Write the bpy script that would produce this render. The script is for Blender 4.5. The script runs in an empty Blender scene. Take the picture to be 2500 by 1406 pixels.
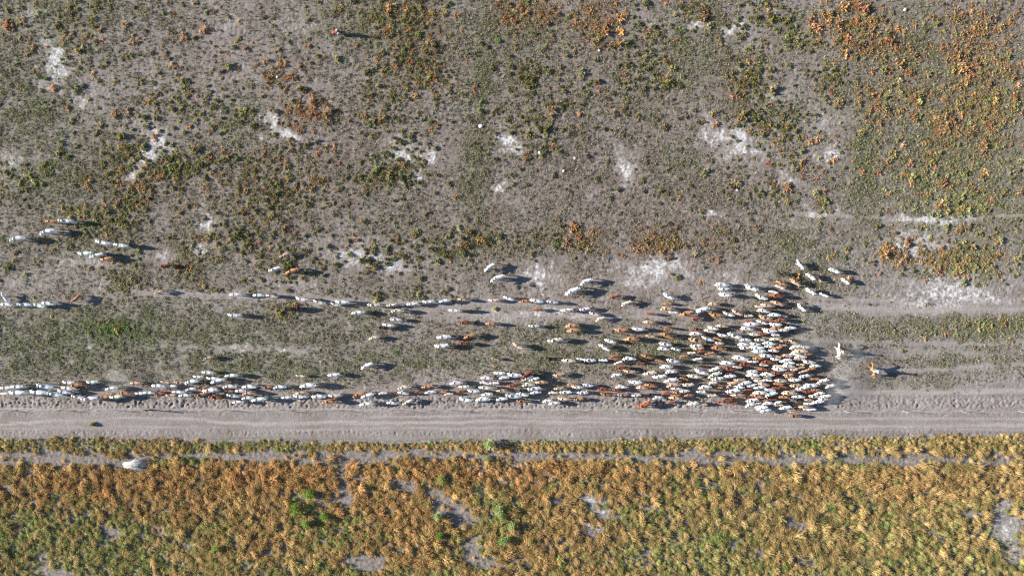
import bpy, bmesh, math, random
import numpy as np
from mathutils import Vector, Matrix, Quaternion

# ------------------------------------------------------------------ camera, sky, sun, exposure
scene = bpy.context.scene
H = 111.0            # flying height in metres
S = 15.0             # photograph pixels per metre on the ground
ELEV, AZ = math.radians(17.5), math.radians(-6.0)      # sun height; direction the light travels in plan

cam_d = bpy.data.cameras.new('camera')
cam = bpy.data.objects.new('camera', cam_d)
scene.collection.objects.link(cam)
cam.location = (0, 0, H)
cam.rotation_euler = (0, 0, 0)
cam_d.sensor_width = 36.0
cam_d.lens = 36.0 * H / (2500.0 / S)
cam_d.clip_start = 1.0
cam_d.clip_end = 5000.0
scene.camera = cam

world = bpy.data.worlds.new('World')
scene.world = world
world.use_nodes = True
wn = world.node_tree.nodes
sky = wn.new('ShaderNodeTexSky')
sky.sky_type = 'NISHITA'
sky.sun_disc = False
sky.sun_elevation = ELEV
sky.sun_rotation = math.radians(-84.0)
sky.dust_density = 0.3
sky.altitude = 1500.0
sky.ozone_density = 2.0
wn['Background'].inputs['Strength'].default_value = 0.06
world.node_tree.links.new(sky.outputs['Color'], wn['Background'].inputs['Color'])

sun_d = bpy.data.lights.new('sun', 'SUN')
sun_d.energy = 5.0
sun_d.angle = math.radians(0.5)
sun_d.color = (1.0, 0.95, 0.88)
sun = bpy.data.objects.new('sun', sun_d)
scene.collection.objects.link(sun)
LIGHT = Vector((math.cos(ELEV) * math.cos(AZ), math.cos(ELEV) * math.sin(AZ), -math.sin(ELEV)))
sun.rotation_euler = LIGHT.to_track_quat('-Z', 'Y').to_euler()
sun.location = (-60, 10, 60)

scene.view_settings.view_transform = 'Standard'
scene.view_settings.look = 'None'
scene.view_settings.gamma = 1.0
scene.view_settings.exposure = 1.55
scene.view_settings.use_curve_mapping = False
scene.cycles.use_denoising = False
scene.cycles.max_bounces = 5
scene.cycles.diffuse_bounces = 2
scene.cycles.volume_bounces = 0
scene.cycles.filter_width = 1.3

C = scene.collection
ORD = ['first', 'second', 'third', 'fourth', 'fifth', 'sixth', 'seventh', 'eighth', 'ninth', 'tenth', 'eleventh', 'twelfth', 'thirteenth', 'fourteenth', 'fifteenth', 'sixteenth', 'seventeenth', 'eighteenth', 'nineteenth', 'twentieth']
rng = np.random.default_rng(7)
random.seed(11)


# ------------------------------------------------------------------ helpers
def W(px, py, z=0.0):
    """ground position of a thing seen at photograph pixel (px, py) whose seen point is z above the ground"""
    f = (1.0 - z / H) / S
    return ((px - 1250.0) * f, (703.0 - py) * f)


_tab = np.random.default_rng(99).random((16, 256, 256))


def noise(x, y, wl, seed=0):
    """smooth value noise in 0..1"""
    x = np.asarray(x); y = np.asarray(y)
    ca, sa = math.cos(.35 + .83 * seed), math.sin(.35 + .83 * seed)
    u = (x * ca - y * sa) / wl + 37.31 * seed + 500.0
    v = (x * sa + y * ca) / wl + 17.77 * seed + 500.0
    i = np.floor(u).astype(np.int64); j = np.floor(v).astype(np.int64)
    a = u - i; b = v - j
    a = a * a * (3 - 2 * a); b = b * b * (3 - 2 * b)
    t = _tab[seed % 16]
    i0 = i & 255; i1 = (i + 1) & 255; j0 = j & 255; j1 = (j + 1) & 255
    return (t[i0, j0] * (1 - a) + t[i1, j0] * a) * (1 - b) + (t[i0, j1] * (1 - a) + t[i1, j1] * a) * b


def sstep(a, b, x):
    t = np.clip((x - a) / (b - a), 0, 1)
    return t * t * (3 - 2 * t)


def tag(o, label=None, cat=None, group=None, kind=None):
    if label: o['label'] = label
    if cat: o['category'] = cat
    if group: o['group'] = group
    if kind: o['kind'] = kind
    return o


def link(name, mesh, parent=None, loc=None):
    o = bpy.data.objects.new(name, mesh)
    C.objects.link(o)
    if parent is not None: o.parent = parent
    if loc is not None: o.location = loc
    return o


def empty(name, loc, rz=0.0):
    o = bpy.data.objects.new(name, None)
    o.empty_display_size = 0.3
    C.objects.link(o)
    o.location = loc; o.rotation_euler = (0, 0, rz)
    return o


def mat(name):
    m = bpy.data.materials.new(name)
    m.use_nodes = True
    nt = m.node_tree
    b = nt.nodes['Principled BSDF']
    b.inputs['Roughness'].default_value = 0.9
    b.inputs['Specular IOR Level'].default_value = 0.15
    return m, nt, b


def simple_mat(name, col, rough=0.8, var=0.25, scale=12.0, metal=0.0):
    m, nt, b = mat(name)
    n = nt.nodes.new('ShaderNodeTexNoise'); n.inputs['Scale'].default_value = scale
    tc = nt.nodes.new('ShaderNodeTexCoord')
    nt.links.new(tc.outputs['Object'], n.inputs['Vector'])
    r = nt.nodes.new('ShaderNodeMixRGB')
    r.inputs[1].default_value = (*[c * (1 - var) for c in col], 1)
    r.inputs[2].default_value = (*[min(1, c * (1 + var)) for c in col], 1)
    nt.links.new(n.outputs['Fac'], r.inputs[0])
    nt.links.new(r.outputs[0], b.inputs['Base Color'])
    b.inputs['Roughness'].default_value = rough
    b.inputs['Metallic'].default_value = metal
    return m


def mesh_from(name, V, F, material=None, smooth=False):
    me = bpy.data.meshes.new(name)
    me.from_pydata([tuple(v) for v in V], [], [tuple(f) for f in F])
    if material: me.materials.append(material)
    if smooth: me.polygons.foreach_set('use_smooth', [True] * len(me.polygons))
    me.update()
    return me


def tube(V, F, pts, radii, n=6):
    """append a tapered tube along pts"""
    base = len(V)
    pts = [Vector(p) for p in pts]
    for i, p in enumerate(pts):
        d = (pts[min(i + 1, len(pts) - 1)] - pts[max(i - 1, 0)]).normalized()
        q = d.to_track_quat('Z', 'Y')
        for k in range(n):
            a = 2 * math.pi * k / n
            V.append(p + q @ Vector((math.cos(a) * radii[i], math.sin(a) * radii[i], 0)))
    for i in range(len(pts) - 1):
        for k in range(n):
            a = base + i * n + k; b = base + i * n + (k + 1) % n
            F.append((a, b, b + n, a + n))
    F.append(tuple(base + k for k in range(n))[::-1])
    F.append(tuple(base + (len(pts) - 1) * n + k for k in range(n)))


def box(V, F, c, h, rz=0.0, taper=1.0):
    """append a box, centre c, half sizes h, top scaled by taper"""
    b = len(V); cs, sn = math.cos(rz), math.sin(rz)
    for sz in (-1, 1):
        t = taper if sz > 0 else 1.0
        for sx, sy in ((-1, -1), (1, -1), (1, 1), (-1, 1)):
            x, y = sx * h[0] * t, sy * h[1] * t
            V.append((c[0] + x * cs - y * sn, c[1] + x * sn + y * cs, c[2] + sz * h[2]))
    for f in ((3, 2, 1, 0), (4, 5, 6, 7), (0, 1, 5, 4), (1, 2, 6, 5), (2, 3, 7, 6), (3, 0, 4, 7)):
        F.append(tuple(b + i for i in f))


def skin_mesh(name, J, E, material, root=0, sub=1):
    """grow one continuous body around a skeleton: J = [(x, y, z, radius)], E = edges"""
    me = bpy.data.meshes.new('tmp')
    me.from_pydata([j[:3] for j in J], E, [])
    o = bpy.data.objects.new('tmp', me)
    C.objects.link(o)
    sm = o.modifiers.new('skin', 'SKIN'); sm.use_smooth_shade = True; sm.branch_smoothing = 0.6
    for i, sv in enumerate(me.skin_vertices[0].data):
        sv.radius = (J[i][3], J[i][3]); sv.use_root = (i == root)
    if sub:
        ss = o.modifiers.new('sub', 'SUBSURF'); ss.levels = sub; ss.render_levels = sub
    dg = bpy.context.evaluated_depsgraph_get()
    out = bpy.data.meshes.new_from_object(o.evaluated_get(dg))
    out.name = name
    bpy.data.objects.remove(o); bpy.data.meshes.remove(me)
    out.materials.clear(); out.materials.append(material)
    out.polygons.foreach_set('use_smooth', [True] * len(out.polygons))
    return out


# ------------------------------------------------------------------ soil maps (all in photograph pixels, turned into ground masks)
SALT = [(135, 150, 16, 34, 1), (150, 125, 12, 12, .7), (390, 343, 17, 16, 1), (372, 372, 9, 16, .8), (350, 395, 8, 12, .7), (318, 432, 20, 12, .55),
        (205, 240, 30, 30, .4), (25, 395, 24, 26, .5), (85, 35, 40, 18, .35), (700, 332, 28, 5, .9), (658, 285, 9, 5, 1), (672, 302, 7, 14, .9),
        (1245, 342, 19, 13, 1), (1015, 437, 11, 9, 1), (990, 378, 22, 18, .8), (1050, 386, 14, 12, .8), (1222, 464, 8, 14, .8),
        (1528, 412, 11, 18, .9), (1750, 325, 17, 13, 1.1), (1808, 345, 14, 26, .9), (1815, 372, 26, 10, .9), (1788, 76, 18, 9, .9), (1702, 62, 10, 9, .8),
        (1835, 176, 18, 12, .5), (1930, 437, 7, 9, .9), (2030, 378, 14, 16, .8), (2015, 300, 22, 20, .5), (1020, 380, 60, 26, .3),
        (868, 622, 40, 16, .9), (905, 635, 30, 10, .6), (965, 652, 34, 10, .6), (500, 548, 18, 16, .7), (490, 605, 18, 16, .6), (725, 690, 45, 8, .5),
        (1312, 660, 24, 14, .7), (1325, 690, 18, 12, .5), (1590, 664, 50, 20, .7), (1560, 690, 40, 10, .6), (1640, 640, 20, 14, .6), (1790, 680, 20, 14, .5),
        (1740, 522, 16, 12, .7), (1700, 525, 40, 10, .35), (1985, 525, 35, 10, .6), (2250, 538, 50, 8, .8), (2330, 540, 40, 6, .6), (2235, 592, 46, 16, .7),
        (2230, 612, 30, 14, .7), (2310, 600, 20, 14, .5), (2325, 710, 70, 22, .8), (2260, 735, 50, 10, .6), (2400, 725, 50, 16, .5), (2280, 690, 30, 12, .6),
        (200, 640, 50, 14, .4), (255, 690, 20, 10, .4), (400, 620, 24, 12, .4), (70, 670, 24, 8, .3), (1450, 1222, 26, 8, .6), (1462, 1250, 8, 18, .7),
        (1440, 1285, 18, 9, .7), (2445, 1250, 14, 24, .5), (2455, 1300, 22, 38, .6),
        (2470, 1335, 18, 22, .5),
        (1350, 1220, 12, 6, .4), (700, 855, 26, 5, .5), (590, 848, 30, 8, .5), (215, 845, 20, 6, .5), (1260, 850, 60, 12, .3), (1800, 870, 30, 8, .3), (30, 690, 30, 10, .3),
        (1330, 765, 120, 6, .5), (1250, 775, 60, 6, .4), (740, 60, 20, 20, .35), (560, 60, 25, 25, .25), (1880, 240, 20, 12, .4), (1560, 60, 30, 14, .3)]
GREEN = [(80, 60, 150, 120, .5), (60, 260, 110, 120, .55), (200, 330, 60, 80, .3), (120, 440, 130, 60, .5), (180, 20, 200, 40, .5), (590, 310, 40, 40, .6), (1175, 180, 26, 100, .6), (1165, 430, 26, 90, .45),
         (1230, 70, 90, 60, .6), (1680, 120, 50, 70, .5), (1655, 390, 40, 30, .5), (1160, 400, 30, 90, .55), (2112, 400, 26, 110, 1.1), (2240, 120, 50, 90, .65),
         (2330, 400, 200, 160, .45), (2400, 250, 120, 120, .4), (2450, 480, 90, 60, .5), (1930, 600, 50, 45, .6), (1960, 640, 60, 40, .5), (300, 820, 380, 55, .75), (120, 870, 200, 40, .7),
         (620, 890, 220, 28, .65), (850, 800, 120, 40, .4), (1000, 880, 130, 20, .65), (1350, 870, 200, 35, .55), (1350, 810, 160, 18, .45), (1600, 850, 160, 30, .5),
         (2200, 800, 130, 28, .6), (2420, 800, 120, 28, .6), (2350, 880, 180, 14, .45), (2200, 930, 180, 10, .25), (150, 590, 140, 40, .3), (50, 660, 80, 25, .35), (310, 690, 50, 40, .5),
         (470, 640, 40, 60, .4), (900, 60, 120, 50, .45), (100, 760, 140, 24, .35), (1950, 760, 100, 20, .25), (2300, 660, 120, 20, .3), (800, 40, 60, 40, .4), (2100, 230, 60, 60, .3), (700, 905, 200, 10, .5),
         (1980, 1068, 110, 7, .8), (1150, 1076, 1300, 4, .35)]
BROWN = [(1185, 300, 22, 160, .9), (1160, 470, 30, 70, .9), (1745, 60, 10, 60, .9), (1770, 170, 14, 60, 1.0), (1800, 260, 16, 50, 1.0), (1500, 425, 40, 20, .9), (1650, 470, 40, 20, .8), (1730, 490, 50, 24, .9), (1560, 560, 90, 24, .7), (1300, 600, 200, 30, .6), (1000, 450, 300, 160, .4), (1450, 350, 260, 200, .45), (1600, 520, 260, 90, .5), (500, 500, 300, 120, .35), (1170, 470, 45, 150, .7), (1400, 500, 180, 110, .45), (1240, 560, 120, 60, .4), (1500, 430, 50, 30, .6), (1740, 470, 90, 40, .6), (1770, 200, 20, 110, .6), (1720, 580, 120, 40, .5),
         (600, 420, 160, 80, .45), (700, 520, 120, 60, .45), (950, 700, 120, 40, .3), (350, 480, 90, 60, .4), (1080, 150, 90, 70, .3), (900, 220, 160, 90, .25), (1420, 640, 160, 50, .35), (640, 600, 120, 40, .35),
         (1190, 330, 30, 60, .5), (1600, 600, 80, 30, .4), (1200, 830, 200, 20, .3)]
# pale trodden cattle pads and wheel lines: polylines with half-width and strength
PADS = [([(655, 285), (672, 310), (690, 325), (735, 333)], 3.0, .7), ([(330, 712), (450, 716), (560, 720), (700, 728), (860, 740), (1000, 742), (1400, 738)], 7, .5),
        ([(1000, 760), (1300, 770), (1500, 772), (1700, 765)], 8, .4), ([(1990, 745), (2100, 757), (2300, 758), (2500, 752)], 7, .65), ([(1980, 725), (2150, 735), (2300, 742), (2500, 735)], 5, .4),
        ([(1990, 832), (2150, 836), (2350, 840), (2500, 834)], 4, .5), ([(2150, 906), (2300, 902), (2500, 888)], 4, .5), ([(1940, 520), (2060, 526), (2200, 534), (2380, 538), (2420, 528), (2500, 524)], 3.5, .45),
        ([(2030, 958), (2250, 957), (2500, 955)], 5, .9), ([(2030, 975), (2500, 975)], 6, .4), ([(2100, 865), (2250, 860), (2400, 863)], 9, .35), ([(300, 850), (480, 846), (650, 850), (760, 852)], 8, .35),
        ([(0, 745), (180, 745), (260, 722), (420, 716)], 6, .4), ([(370, 365), (350, 395), (318, 435)], 6, .7),
        ([(-200, 1000), (700, 1001), (1400, 1001), (2700, 1005)], 3.0, 1.0),
        ([(0, 1037), (130, 1027), (300, 1022), (450, 1022), (520, 1027), (560, 1033), (700, 1035), (830, 1030), (1000, 1033), (1200, 1029), (1500, 1031), (1800, 1034), (2050, 1040), (2250, 1040), (2500, 1036)], 3.2, 1.0),
        ([(900, 1019), (1200, 1015), (1500, 1022), (1750, 1024), (2000, 1020), (2500, 1022)], 3.0, .7), ([(0, 1046), (400, 1042), (700, 1049), (1200, 1044), (1700, 1043), (2500, 1050)], 3.0, .55)]
# bare strips and hollows in the tall grass below the road
BARE = [(0, 1116, 90, 13), (150, 1118, 130, 12), (265, 1122, 60, 10), (380, 1113, 70, 8), (440, 1110, 40, 6), (620, 1112, 60, 9), (790, 1118, 70, 13), (880, 1118, 70, 15), (980, 1106, 60, 8), (1080, 1104, 70, 6), (1260, 1112, 70, 9),
        (1370, 1116, 80, 8), (1460, 1112, 40, 7), (1720, 1118, 60, 14), (1790, 1112, 40, 9), (1930, 1120, 60, 12), (2030, 1113, 60, 9), (2190, 1126, 50, 11), (2240, 1118, 60, 9), (2420, 1120, 60, 9), (2500, 1118, 60, 8),
        (1445, 1220, 32, 12), (1465, 1250, 12, 24), (1440, 1290, 24, 14), (1065, 1213, 18, 16), (1100, 1245, 38, 14), (1130, 1270, 26, 18), (2445, 1245, 16, 28), (2455, 1300, 26, 44), (2470, 1340, 20, 24), (790, 1225, 22, 12), (840, 1205, 12, 30),
        (1150, 1340, 20, 26), (1185, 1375, 20, 14), (985, 1183, 22, 11), (890, 1375, 36, 14), (130, 1396, 30, 10), (270, 1302, 20, 10), (1350, 1220, 18, 9), (1230, 1172, 12, 12), (2370, 1255, 18, 10), (1940, 1280, 18, 10), (1960, 1370, 20, 12)]


# thickets of scrub: centre, radii, number, kind (0 olive, 1 rust, 2 yellow, 3 straw, 4 leaf green)
CL = [(430, 245, 90, 40, 50, 0), (350, 400, 90, 50, 110, 0), (640, 470, 95, 70, 130, 0), (430, 410, 40, 25, 40, 0), (150, 100, 140, 80, 45, 0), (120, 60, 120, 60, 25, 1), (740, 265, 45, 25, 45, 1), (700, 180, 40, 30, 20, 1),
      (1010, 50, 60, 45, 70, 1), (990, 60, 60, 50, 40, 0), (1300, 30, 60, 30, 60, 1), (1450, 50, 45, 45, 70, 1), (1010, 170, 65, 45, 60, 1), (1020, 170, 70, 50, 60, 0), (1280, 190, 30, 30, 25, 0), (920, 280, 65, 55, 60, 0),
      (985, 400, 45, 45, 60, 0), (920, 440, 50, 18, 25, 0), (1300, 300, 50, 50, 40, 0), (1400, 250, 80, 80, 40, 0), (1570, 200, 70, 80, 70, 0), (1600, 90, 60, 60, 40, 0), (1710, 25, 40, 25, 25, 0), (1880, 60, 80, 45, 50, 0),
      (2090, 70, 60, 45, 110, 1), (2080, 60, 60, 40, 30, 2), (1835, 180, 35, 40, 50, 0), (1955, 100, 35, 25, 20, 2), (2030, 195, 25, 28, 25, 0), (1880, 290, 65, 40, 55, 0), (2140, 120, 45, 25, 50, 1), (2390, 80, 80, 70, 140, 1),
      (2380, 150, 55, 25, 45, 1), (2190, 240, 80, 45, 70, 1), (2190, 240, 80, 45, 50, 2), (2400, 250, 70, 60, 130, 1), (2400, 260, 80, 60, 60, 2), (2310, 315, 30, 20, 30, 1), (1920, 320, 60, 40, 30, 0), (2320, 420, 130, 70, 150, 2),
      (2300, 400, 120, 60, 50, 1), (2215, 615, 40, 22, 70, 1), (2340, 500, 55, 28, 80, 2), (2320, 640, 60, 28, 60, 1), (2330, 630, 60, 28, 50, 2), (2420, 650, 50, 25, 35, 2), (2010, 500, 14, 16, 14, 2), (1600, 592, 35, 20, 55, 1),
      (1425, 580, 30, 20, 28, 1), (1330, 580, 45, 22, 22, 0), (1150, 600, 90, 40, 60, 0), (960, 610, 110, 60, 100, 0), (620, 590, 110, 45, 70, 0), (700, 660, 90, 25, 45, 0), (255, 555, 55, 28, 45, 0), (195, 515, 35, 12, 22, 2),
      (315, 520, 28, 30, 30, 0), (305, 690, 38, 30, 70, 3), (465, 640, 28, 50, 40, 3), (1740, 590, 60, 22, 20, 1), (60, 450, 45, 45, 22, 0), (120, 405, 14, 10, 12, 4), (280, 800, 38, 16, 50, 4), (2400, 800, 80, 24, 30, 2), (2220, 805, 70, 22, 14, 3),
      (700, 750, 22, 8, 22, 3), (620, 718, 20, 6, 10, 3), (530, 710, 16, 6, 16, 3), (690, 768, 20, 8, 22, 3), (200, 190, 150, 90, 40, 3), (850, 30, 60, 30, 30, 3), (560, 130, 120, 80, 50, 1), (560, 300, 60, 30, 20, 2), (760, 400, 70, 60, 45, 1),
      (600, 480, 100, 60, 50, 1), (320, 450, 60, 40, 35, 1), (950, 720, 90, 10, 14, 0), (1850, 480, 120, 80, 40, 0), (1850, 160, 60, 60, 30, 1), (1950, 400, 80, 60, 30, 1), (2350, 560, 120, 40, 50, 2), (1990, 690, 40, 20, 14, 3), (150, 620, 120, 40, 22, 3)]


def cover(px, py):
    out = [np.zeros_like(px) for _ in range(5)]
    for cx, cy, rx, ry, n, k in CL:
        rx2, ry2 = rx * 1.05, ry * 1.05
        sel = (np.abs(px - cx) < 2.6 * rx2) & (np.abs(py - cy) < 2.6 * ry2)
        if not sel.any(): continue
        d = ((px[sel] - cx) / rx2) ** 2 + ((py[sel] - cy) / ry2) ** 2
        out[k][sel] = np.maximum(out[k][sel], min(1.0, n / (rx * ry) * 26) * np.exp(-.5 * d))
    return out


def blobs(L, px, py, power=1.0):
    out = np.zeros_like(px)
    for b in L:
        cx, cy, rx, ry = b[:4]; s = b[4] if len(b) > 4 else 1.0
        if len(b) == 4: rx, ry = rx * 1.12, ry * 1.2
        sel = (np.abs(px - cx) < 3 * rx) & (np.abs(py - cy) < 3 * ry)
        if not sel.any(): continue
        d = ((px[sel] - cx) / rx) ** 2 + ((py[sel] - cy) / ry) ** 2
        out[sel] = np.maximum(out[sel], s * np.exp(-0.5 * d * power))
    return out


def polyline(L, px, py):
    out = np.zeros_like(px)
    for pts, w, s in L:
        ys = np.array([p[1] for p in pts]); xs = np.array([p[0] for p in pts])
        sel = (px > xs.min() - 4 * w) & (px < xs.max() + 4 * w) & (py > ys.min() - 4 * w) & (py < ys.max() + 4 * w)
        if not sel.any(): continue
        X = px[sel]; Y = py[sel]; d = np.full(X.shape, 1e9)
        for (x0, y0), (x1, y1) in zip(pts[:-1], pts[1:]):
            t = np.clip(((X - x0) * (x1 - x0) + (Y - y0) * (y1 - y0)) / ((x1 - x0) ** 2 + (y1 - y0) ** 2), 0, 1)
            d = np.minimum(d, np.hypot(X - x0 - t * (x1 - x0), Y - y0 - t * (y1 - y0)))
        out[sel] = np.maximum(out[sel], s * np.exp(-0.5 * (d / w) ** 2))
    return out


def road_edges(px):
    top = 1003 + 0 * px
    bot = 1064 + 3.5 * np.sin(px * .021) * np.sin(px * .0063 + 1) + 12 * np.exp(-((px - 1000) / 620.0) ** 2) - 4 * sstep(1900, 2500, px)
    return top, bot


def soil_masks(x, y):
    px = x * S + 1250; py = 703 - y * S
    wx = (noise(x, y, 1.6, 1) - .5) * 18 + (noise(x, y, .6, 2) - .5) * 8
    wy = (noise(x, y, 1.6, 3) - .5) * 18 + (noise(x, y, .6, 4) - .5) * 8
    salt = np.maximum(blobs(SALT, px + wx, py + wy), .55 * blobs(SALT, px + 2.2 * wx, py + 2.2 * wy, .3))
    salt = .9 * salt * (.35 + 1.25 * noise(x, y, .8, 5)) * (.45 + 1.0 * noise(x, y, .32, 15))
    green = blobs(GREEN, px + 2 * wx, py + 2 * wy) * (0.35 + 1.1 * noise(x, y, 1.5, 6))
    brown = blobs(BROWN, px + 2 * wx, py + wy) * (0.4 + .9 * noise(x, y, 2.5, 7))
    cv = cover(px + 2 * wx, py + 2 * wy)
    green = green + .45 * np.maximum(np.maximum(cv[0], cv[2]), cv[4]) * noise(x, y, 1.1, 10)
    brown = brown + 1.1 * np.maximum(np.maximum(cv[1], cv[3]), .45 * cv[0]) * noise(x, y, 1.1, 12)
    dust = polyline(PADS, px + .25 * wx, py + .25 * wy) * (1.0 + .6 * noise(x, y, 2.0, 8))
    top, bot = road_edges(px)
    road = sstep(-4, 4, py - top) * sstep(-5, 5, bot - py)
    trod = sstep(915, 955, py + 1.5 * wy) * sstep(0, 10, top + 4 - py)          # trampled earth north of the fence
    trod *= np.where(px > 2000, 1.0, .85)
    dust = np.maximum(dust, np.maximum(.22 * road, .28 * trod))
    grassland = sstep(-2, 10, py - bot)
    return salt, green, brown, dust, road, grassland, trod


def soil_height(x, y):
    px = x * S + 1250; py = 703 - y * S
    salt, green, brown, dust, road, grassland, trod = soil_masks(x, y)
    fine = noise(x, y, .42, 9) - .5
    fin2 = noise(x, y, .75, 10) - .5
    grain = noise(x, y, .27, 14) - .5
    mid = noise(x, y, 2.2, 11) - .5
    big = noise(x, y, 9.0, 12) - .5
    pug = sstep(962, 978, py + 6 * mid) * sstep(0, 7, 999 - py) * (0.45 + .55 * sstep(1900, 2100, px) * 0 + .3 * (px < 1700))
    amp = .75 - .6 * np.clip(np.maximum(dust, 1.0 * road), 0, 1) * (1 - pug) + 1.3 * pug + .25 * (brown > .3) - .35 * np.clip(salt, 0, 1)
    lip = (np.exp(-((py - (1057 + 8 * mid)) / 8.0) ** 2) + .6 * np.exp(-((py - (1011 + 5 * mid)) / 4.0) ** 2)) * .85                     # churned soil on the road's lower side
    amp = np.maximum(amp, .15) + .55 * lip
    pits = sstep(.58, .82, .6 * noise(x, y, .27, 3) + .4 * noise(x, y, .42, 7))
    pk = np.clip(1.5 * pug + .75 * lip + .4 * (1 - np.clip(2 * np.maximum(dust, road), 0, 1)), 0, 1.6)
    return amp * (.045 * fine + .02 * fin2 + .085 * grain) - .10 * pk * pits + .015 * mid + .05 * big


def grid_object(name, xs, ys, material, hfun):
    X, Y = np.meshgrid(xs, ys)
    x = X.ravel(); y = Y.ravel()
    z = hfun(x, y)
    nx, ny = len(xs), len(ys)
    me = bpy.data.meshes.new(name)
    me.vertices.add(nx * ny)
    me.vertices.foreach_set('co', np.stack([x, y, z], 1).astype(np.float32).ravel())
    i = (np.arange(ny - 1)[:, None] * nx + np.arange(nx - 1)[None, :]).ravel()
    q = np.stack([i, i + 1, i + nx + 1, i + nx], 1).astype(np.int32)
    me.loops.add(q.size); me.polygons.add(len(q))
    me.loops.foreach_set('vertex_index', q.ravel())
    me.polygons.foreach_set('loop_start', np.arange(0, q.size, 4, dtype=np.int32))
    me.polygons.foreach_set('use_smooth', np.ones(len(q), bool))
    me.update(calc_edges=True)
    salt, green, brown, dust, road, grassland, trod = soil_masks(x, y)
    a = me.attributes.new('soil', 'FLOAT_COLOR', 'POINT')
    a.data.foreach_set('color', np.stack([salt, green, brown, dust], 1).astype(np.float32).ravel())
    a = me.attributes.new('litter', 'FLOAT', 'POINT')
    a.data.foreach_set('value', grassland.astype(np.float32))
    me.materials.append(material)
    o = link(name, me)
    o['kind'] = 'structure'
    return o


# ---- soil material
m_soil, nt, bs = mat('soil')
L = nt.links
geo = nt.nodes.new('ShaderNodeNewGeometry')


def nz(scale, detail=2.0, rough=.6):
    n = nt.nodes.new('ShaderNodeTexNoise')
    n.inputs['Scale'].default_value = scale; n.inputs['Detail'].default_value = detail; n.inputs['Roughness'].default_value = rough
    L.new(geo.outputs['Position'], n.inputs['Vector'])
    return n.outputs['Fac']


def ramp(fac, a, b, c0=0.0, c1=1.0):
    r = nt.nodes.new('ShaderNodeMapRange')
    r.inputs['From Min'].default_value = a; r.inputs['From Max'].default_value = b
    r.inputs['To Min'].default_value = c0; r.inputs['To Max'].default_value = c1
    L.new(fac, r.inputs['Value'])
    return r.outputs['Result']


def mixc(fac, a, b, mode='MIX'):
    r = nt.nodes.new('ShaderNodeMixRGB'); r.blend_type = mode
    for k, v in ((0, fac), (1, a), (2, b)):
        if isinstance(v, (int, float)): r.inputs[k].default_value = v
        elif isinstance(v, tuple): r.inputs[k].default_value = (*v, 1)
        else: L.new(v, r.inputs[k])
    return r.outputs[0]


at = nt.nodes.new('ShaderNodeAttribute'); at.attribute_name = 'soil'
sp = nt.nodes.new('ShaderNodeSeparateColor'); L.new(at.outputs['Color'], sp.inputs['Color'])
lit = nt.nodes.new('ShaderNodeAttribute'); lit.attribute_name = 'litter'
base = mixc(ramp(nz(.16, 6, .65), .36, .64), (.325, .288, .266), (.215, .180, .158))
base = mixc(ramp(nz(.45, 6, .7), .50, .72, 0, .60), base, (.400, .372, .372))
base = mixc(ramp(nz(.31, 6, .7), .52, .72, 0, .55), base, (.150, .115, .090))
base = mixc(ramp(sp.outputs['Blue'], .0, .9), base, (.165, .118, .085))
base = mixc(ramp(sp.outputs['Green'], .0, .95), base, (.155, .165, .085))
base = mixc(ramp(sp.outputs['Green'], .45, 1.1, 0, .8), base, (.100, .120, .055))
grit = nz(4.5, 3.0, .7)
base = mixc(ramp(grit, .40, .62, .42, 0.0), base, (.10, .082, .06))
base = mixc(ramp(nz(7.0, 2.0), .60, .72, 0, .55), base, (.36, .32, .28))
base = mixc(ramp(at.outputs['Alpha'], .05, 1.0, 0, .85), base, (.385, .345, .320))
stretch = nt.nodes.new('ShaderNodeMapping'); stretch.inputs['Scale'].default_value = (.05, 1.3, 1)
L.new(geo.outputs['Position'], stretch.inputs['Vector'])
band = nt.nodes.new('ShaderNodeTexNoise'); band.inputs['Scale'].default_value = 1.6; band.inputs['Detail'].default_value = 4
L.new(stretch.outputs[0], band.inputs['Vector'])
bandm = nt.nodes.new('ShaderNodeMath'); bandm.operation = 'MULTIPLY'
L.new(ramp(band.outputs['Fac'], .42, .66, 0, .38), bandm.inputs[0]); L.new(ramp(at.outputs['Alpha'], .1, .4), bandm.inputs[1])
base = mixc(bandm.outputs[0], base, (.165, .138, .122))
base = mixc(ramp(nz(3.2, 3.0), .38, .60, .22, 0), base, (.14, .11, .09))
base = mixc(ramp(lit.outputs['Fac'], 0, 1, 0, .75), base, mixc(ramp(nz(2.0, 3), .4, .6), (.16, .125, .09), (.26, .235, .225)))
salt = mixc(ramp(nz(5.0, 2), .3, .7), (.50, .475, .45), (.72, .70, .68))
brk = nt.nodes.new('ShaderNodeMath'); brk.operation = 'MULTIPLY'
L.new(sp.outputs['Red'], brk.inputs[0]); L.new(ramp(nz(2.2, 5, .75), .36, .64, .05, 1.7), brk.inputs[1])
base = mixc(ramp(brk.outputs[0], .15, .85, 0, .88), base, salt)
L.new(base, bs.inputs['Base Color'])
bp = nt.nodes.new('ShaderNodeBump'); bp.inputs['Strength'].default_value = .9; bp.inputs['Distance'].default_value = .05
L.new(nz(5.5, 3.0, .7), bp.inputs['Height'])
L.new(bp.outputs['Normal'], bs.inputs['Normal'])
bs.inputs['Specular IOR Level'].default_value = .05
bs.inputs['Roughness'].default_value = 1.0


def ground_h(x, y):
    px = x * S + 1250; py = 703 - y * S
    top, bot = road_edges(px)
    n = (noise(x, y, .8, 13) - .5) * 5
    under = sstep(-3, 3, py - top - 1 + n) * sstep(-3, 3, bot - py - 1 + n)
    return soil_height(x, y) - .22 * under


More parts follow.
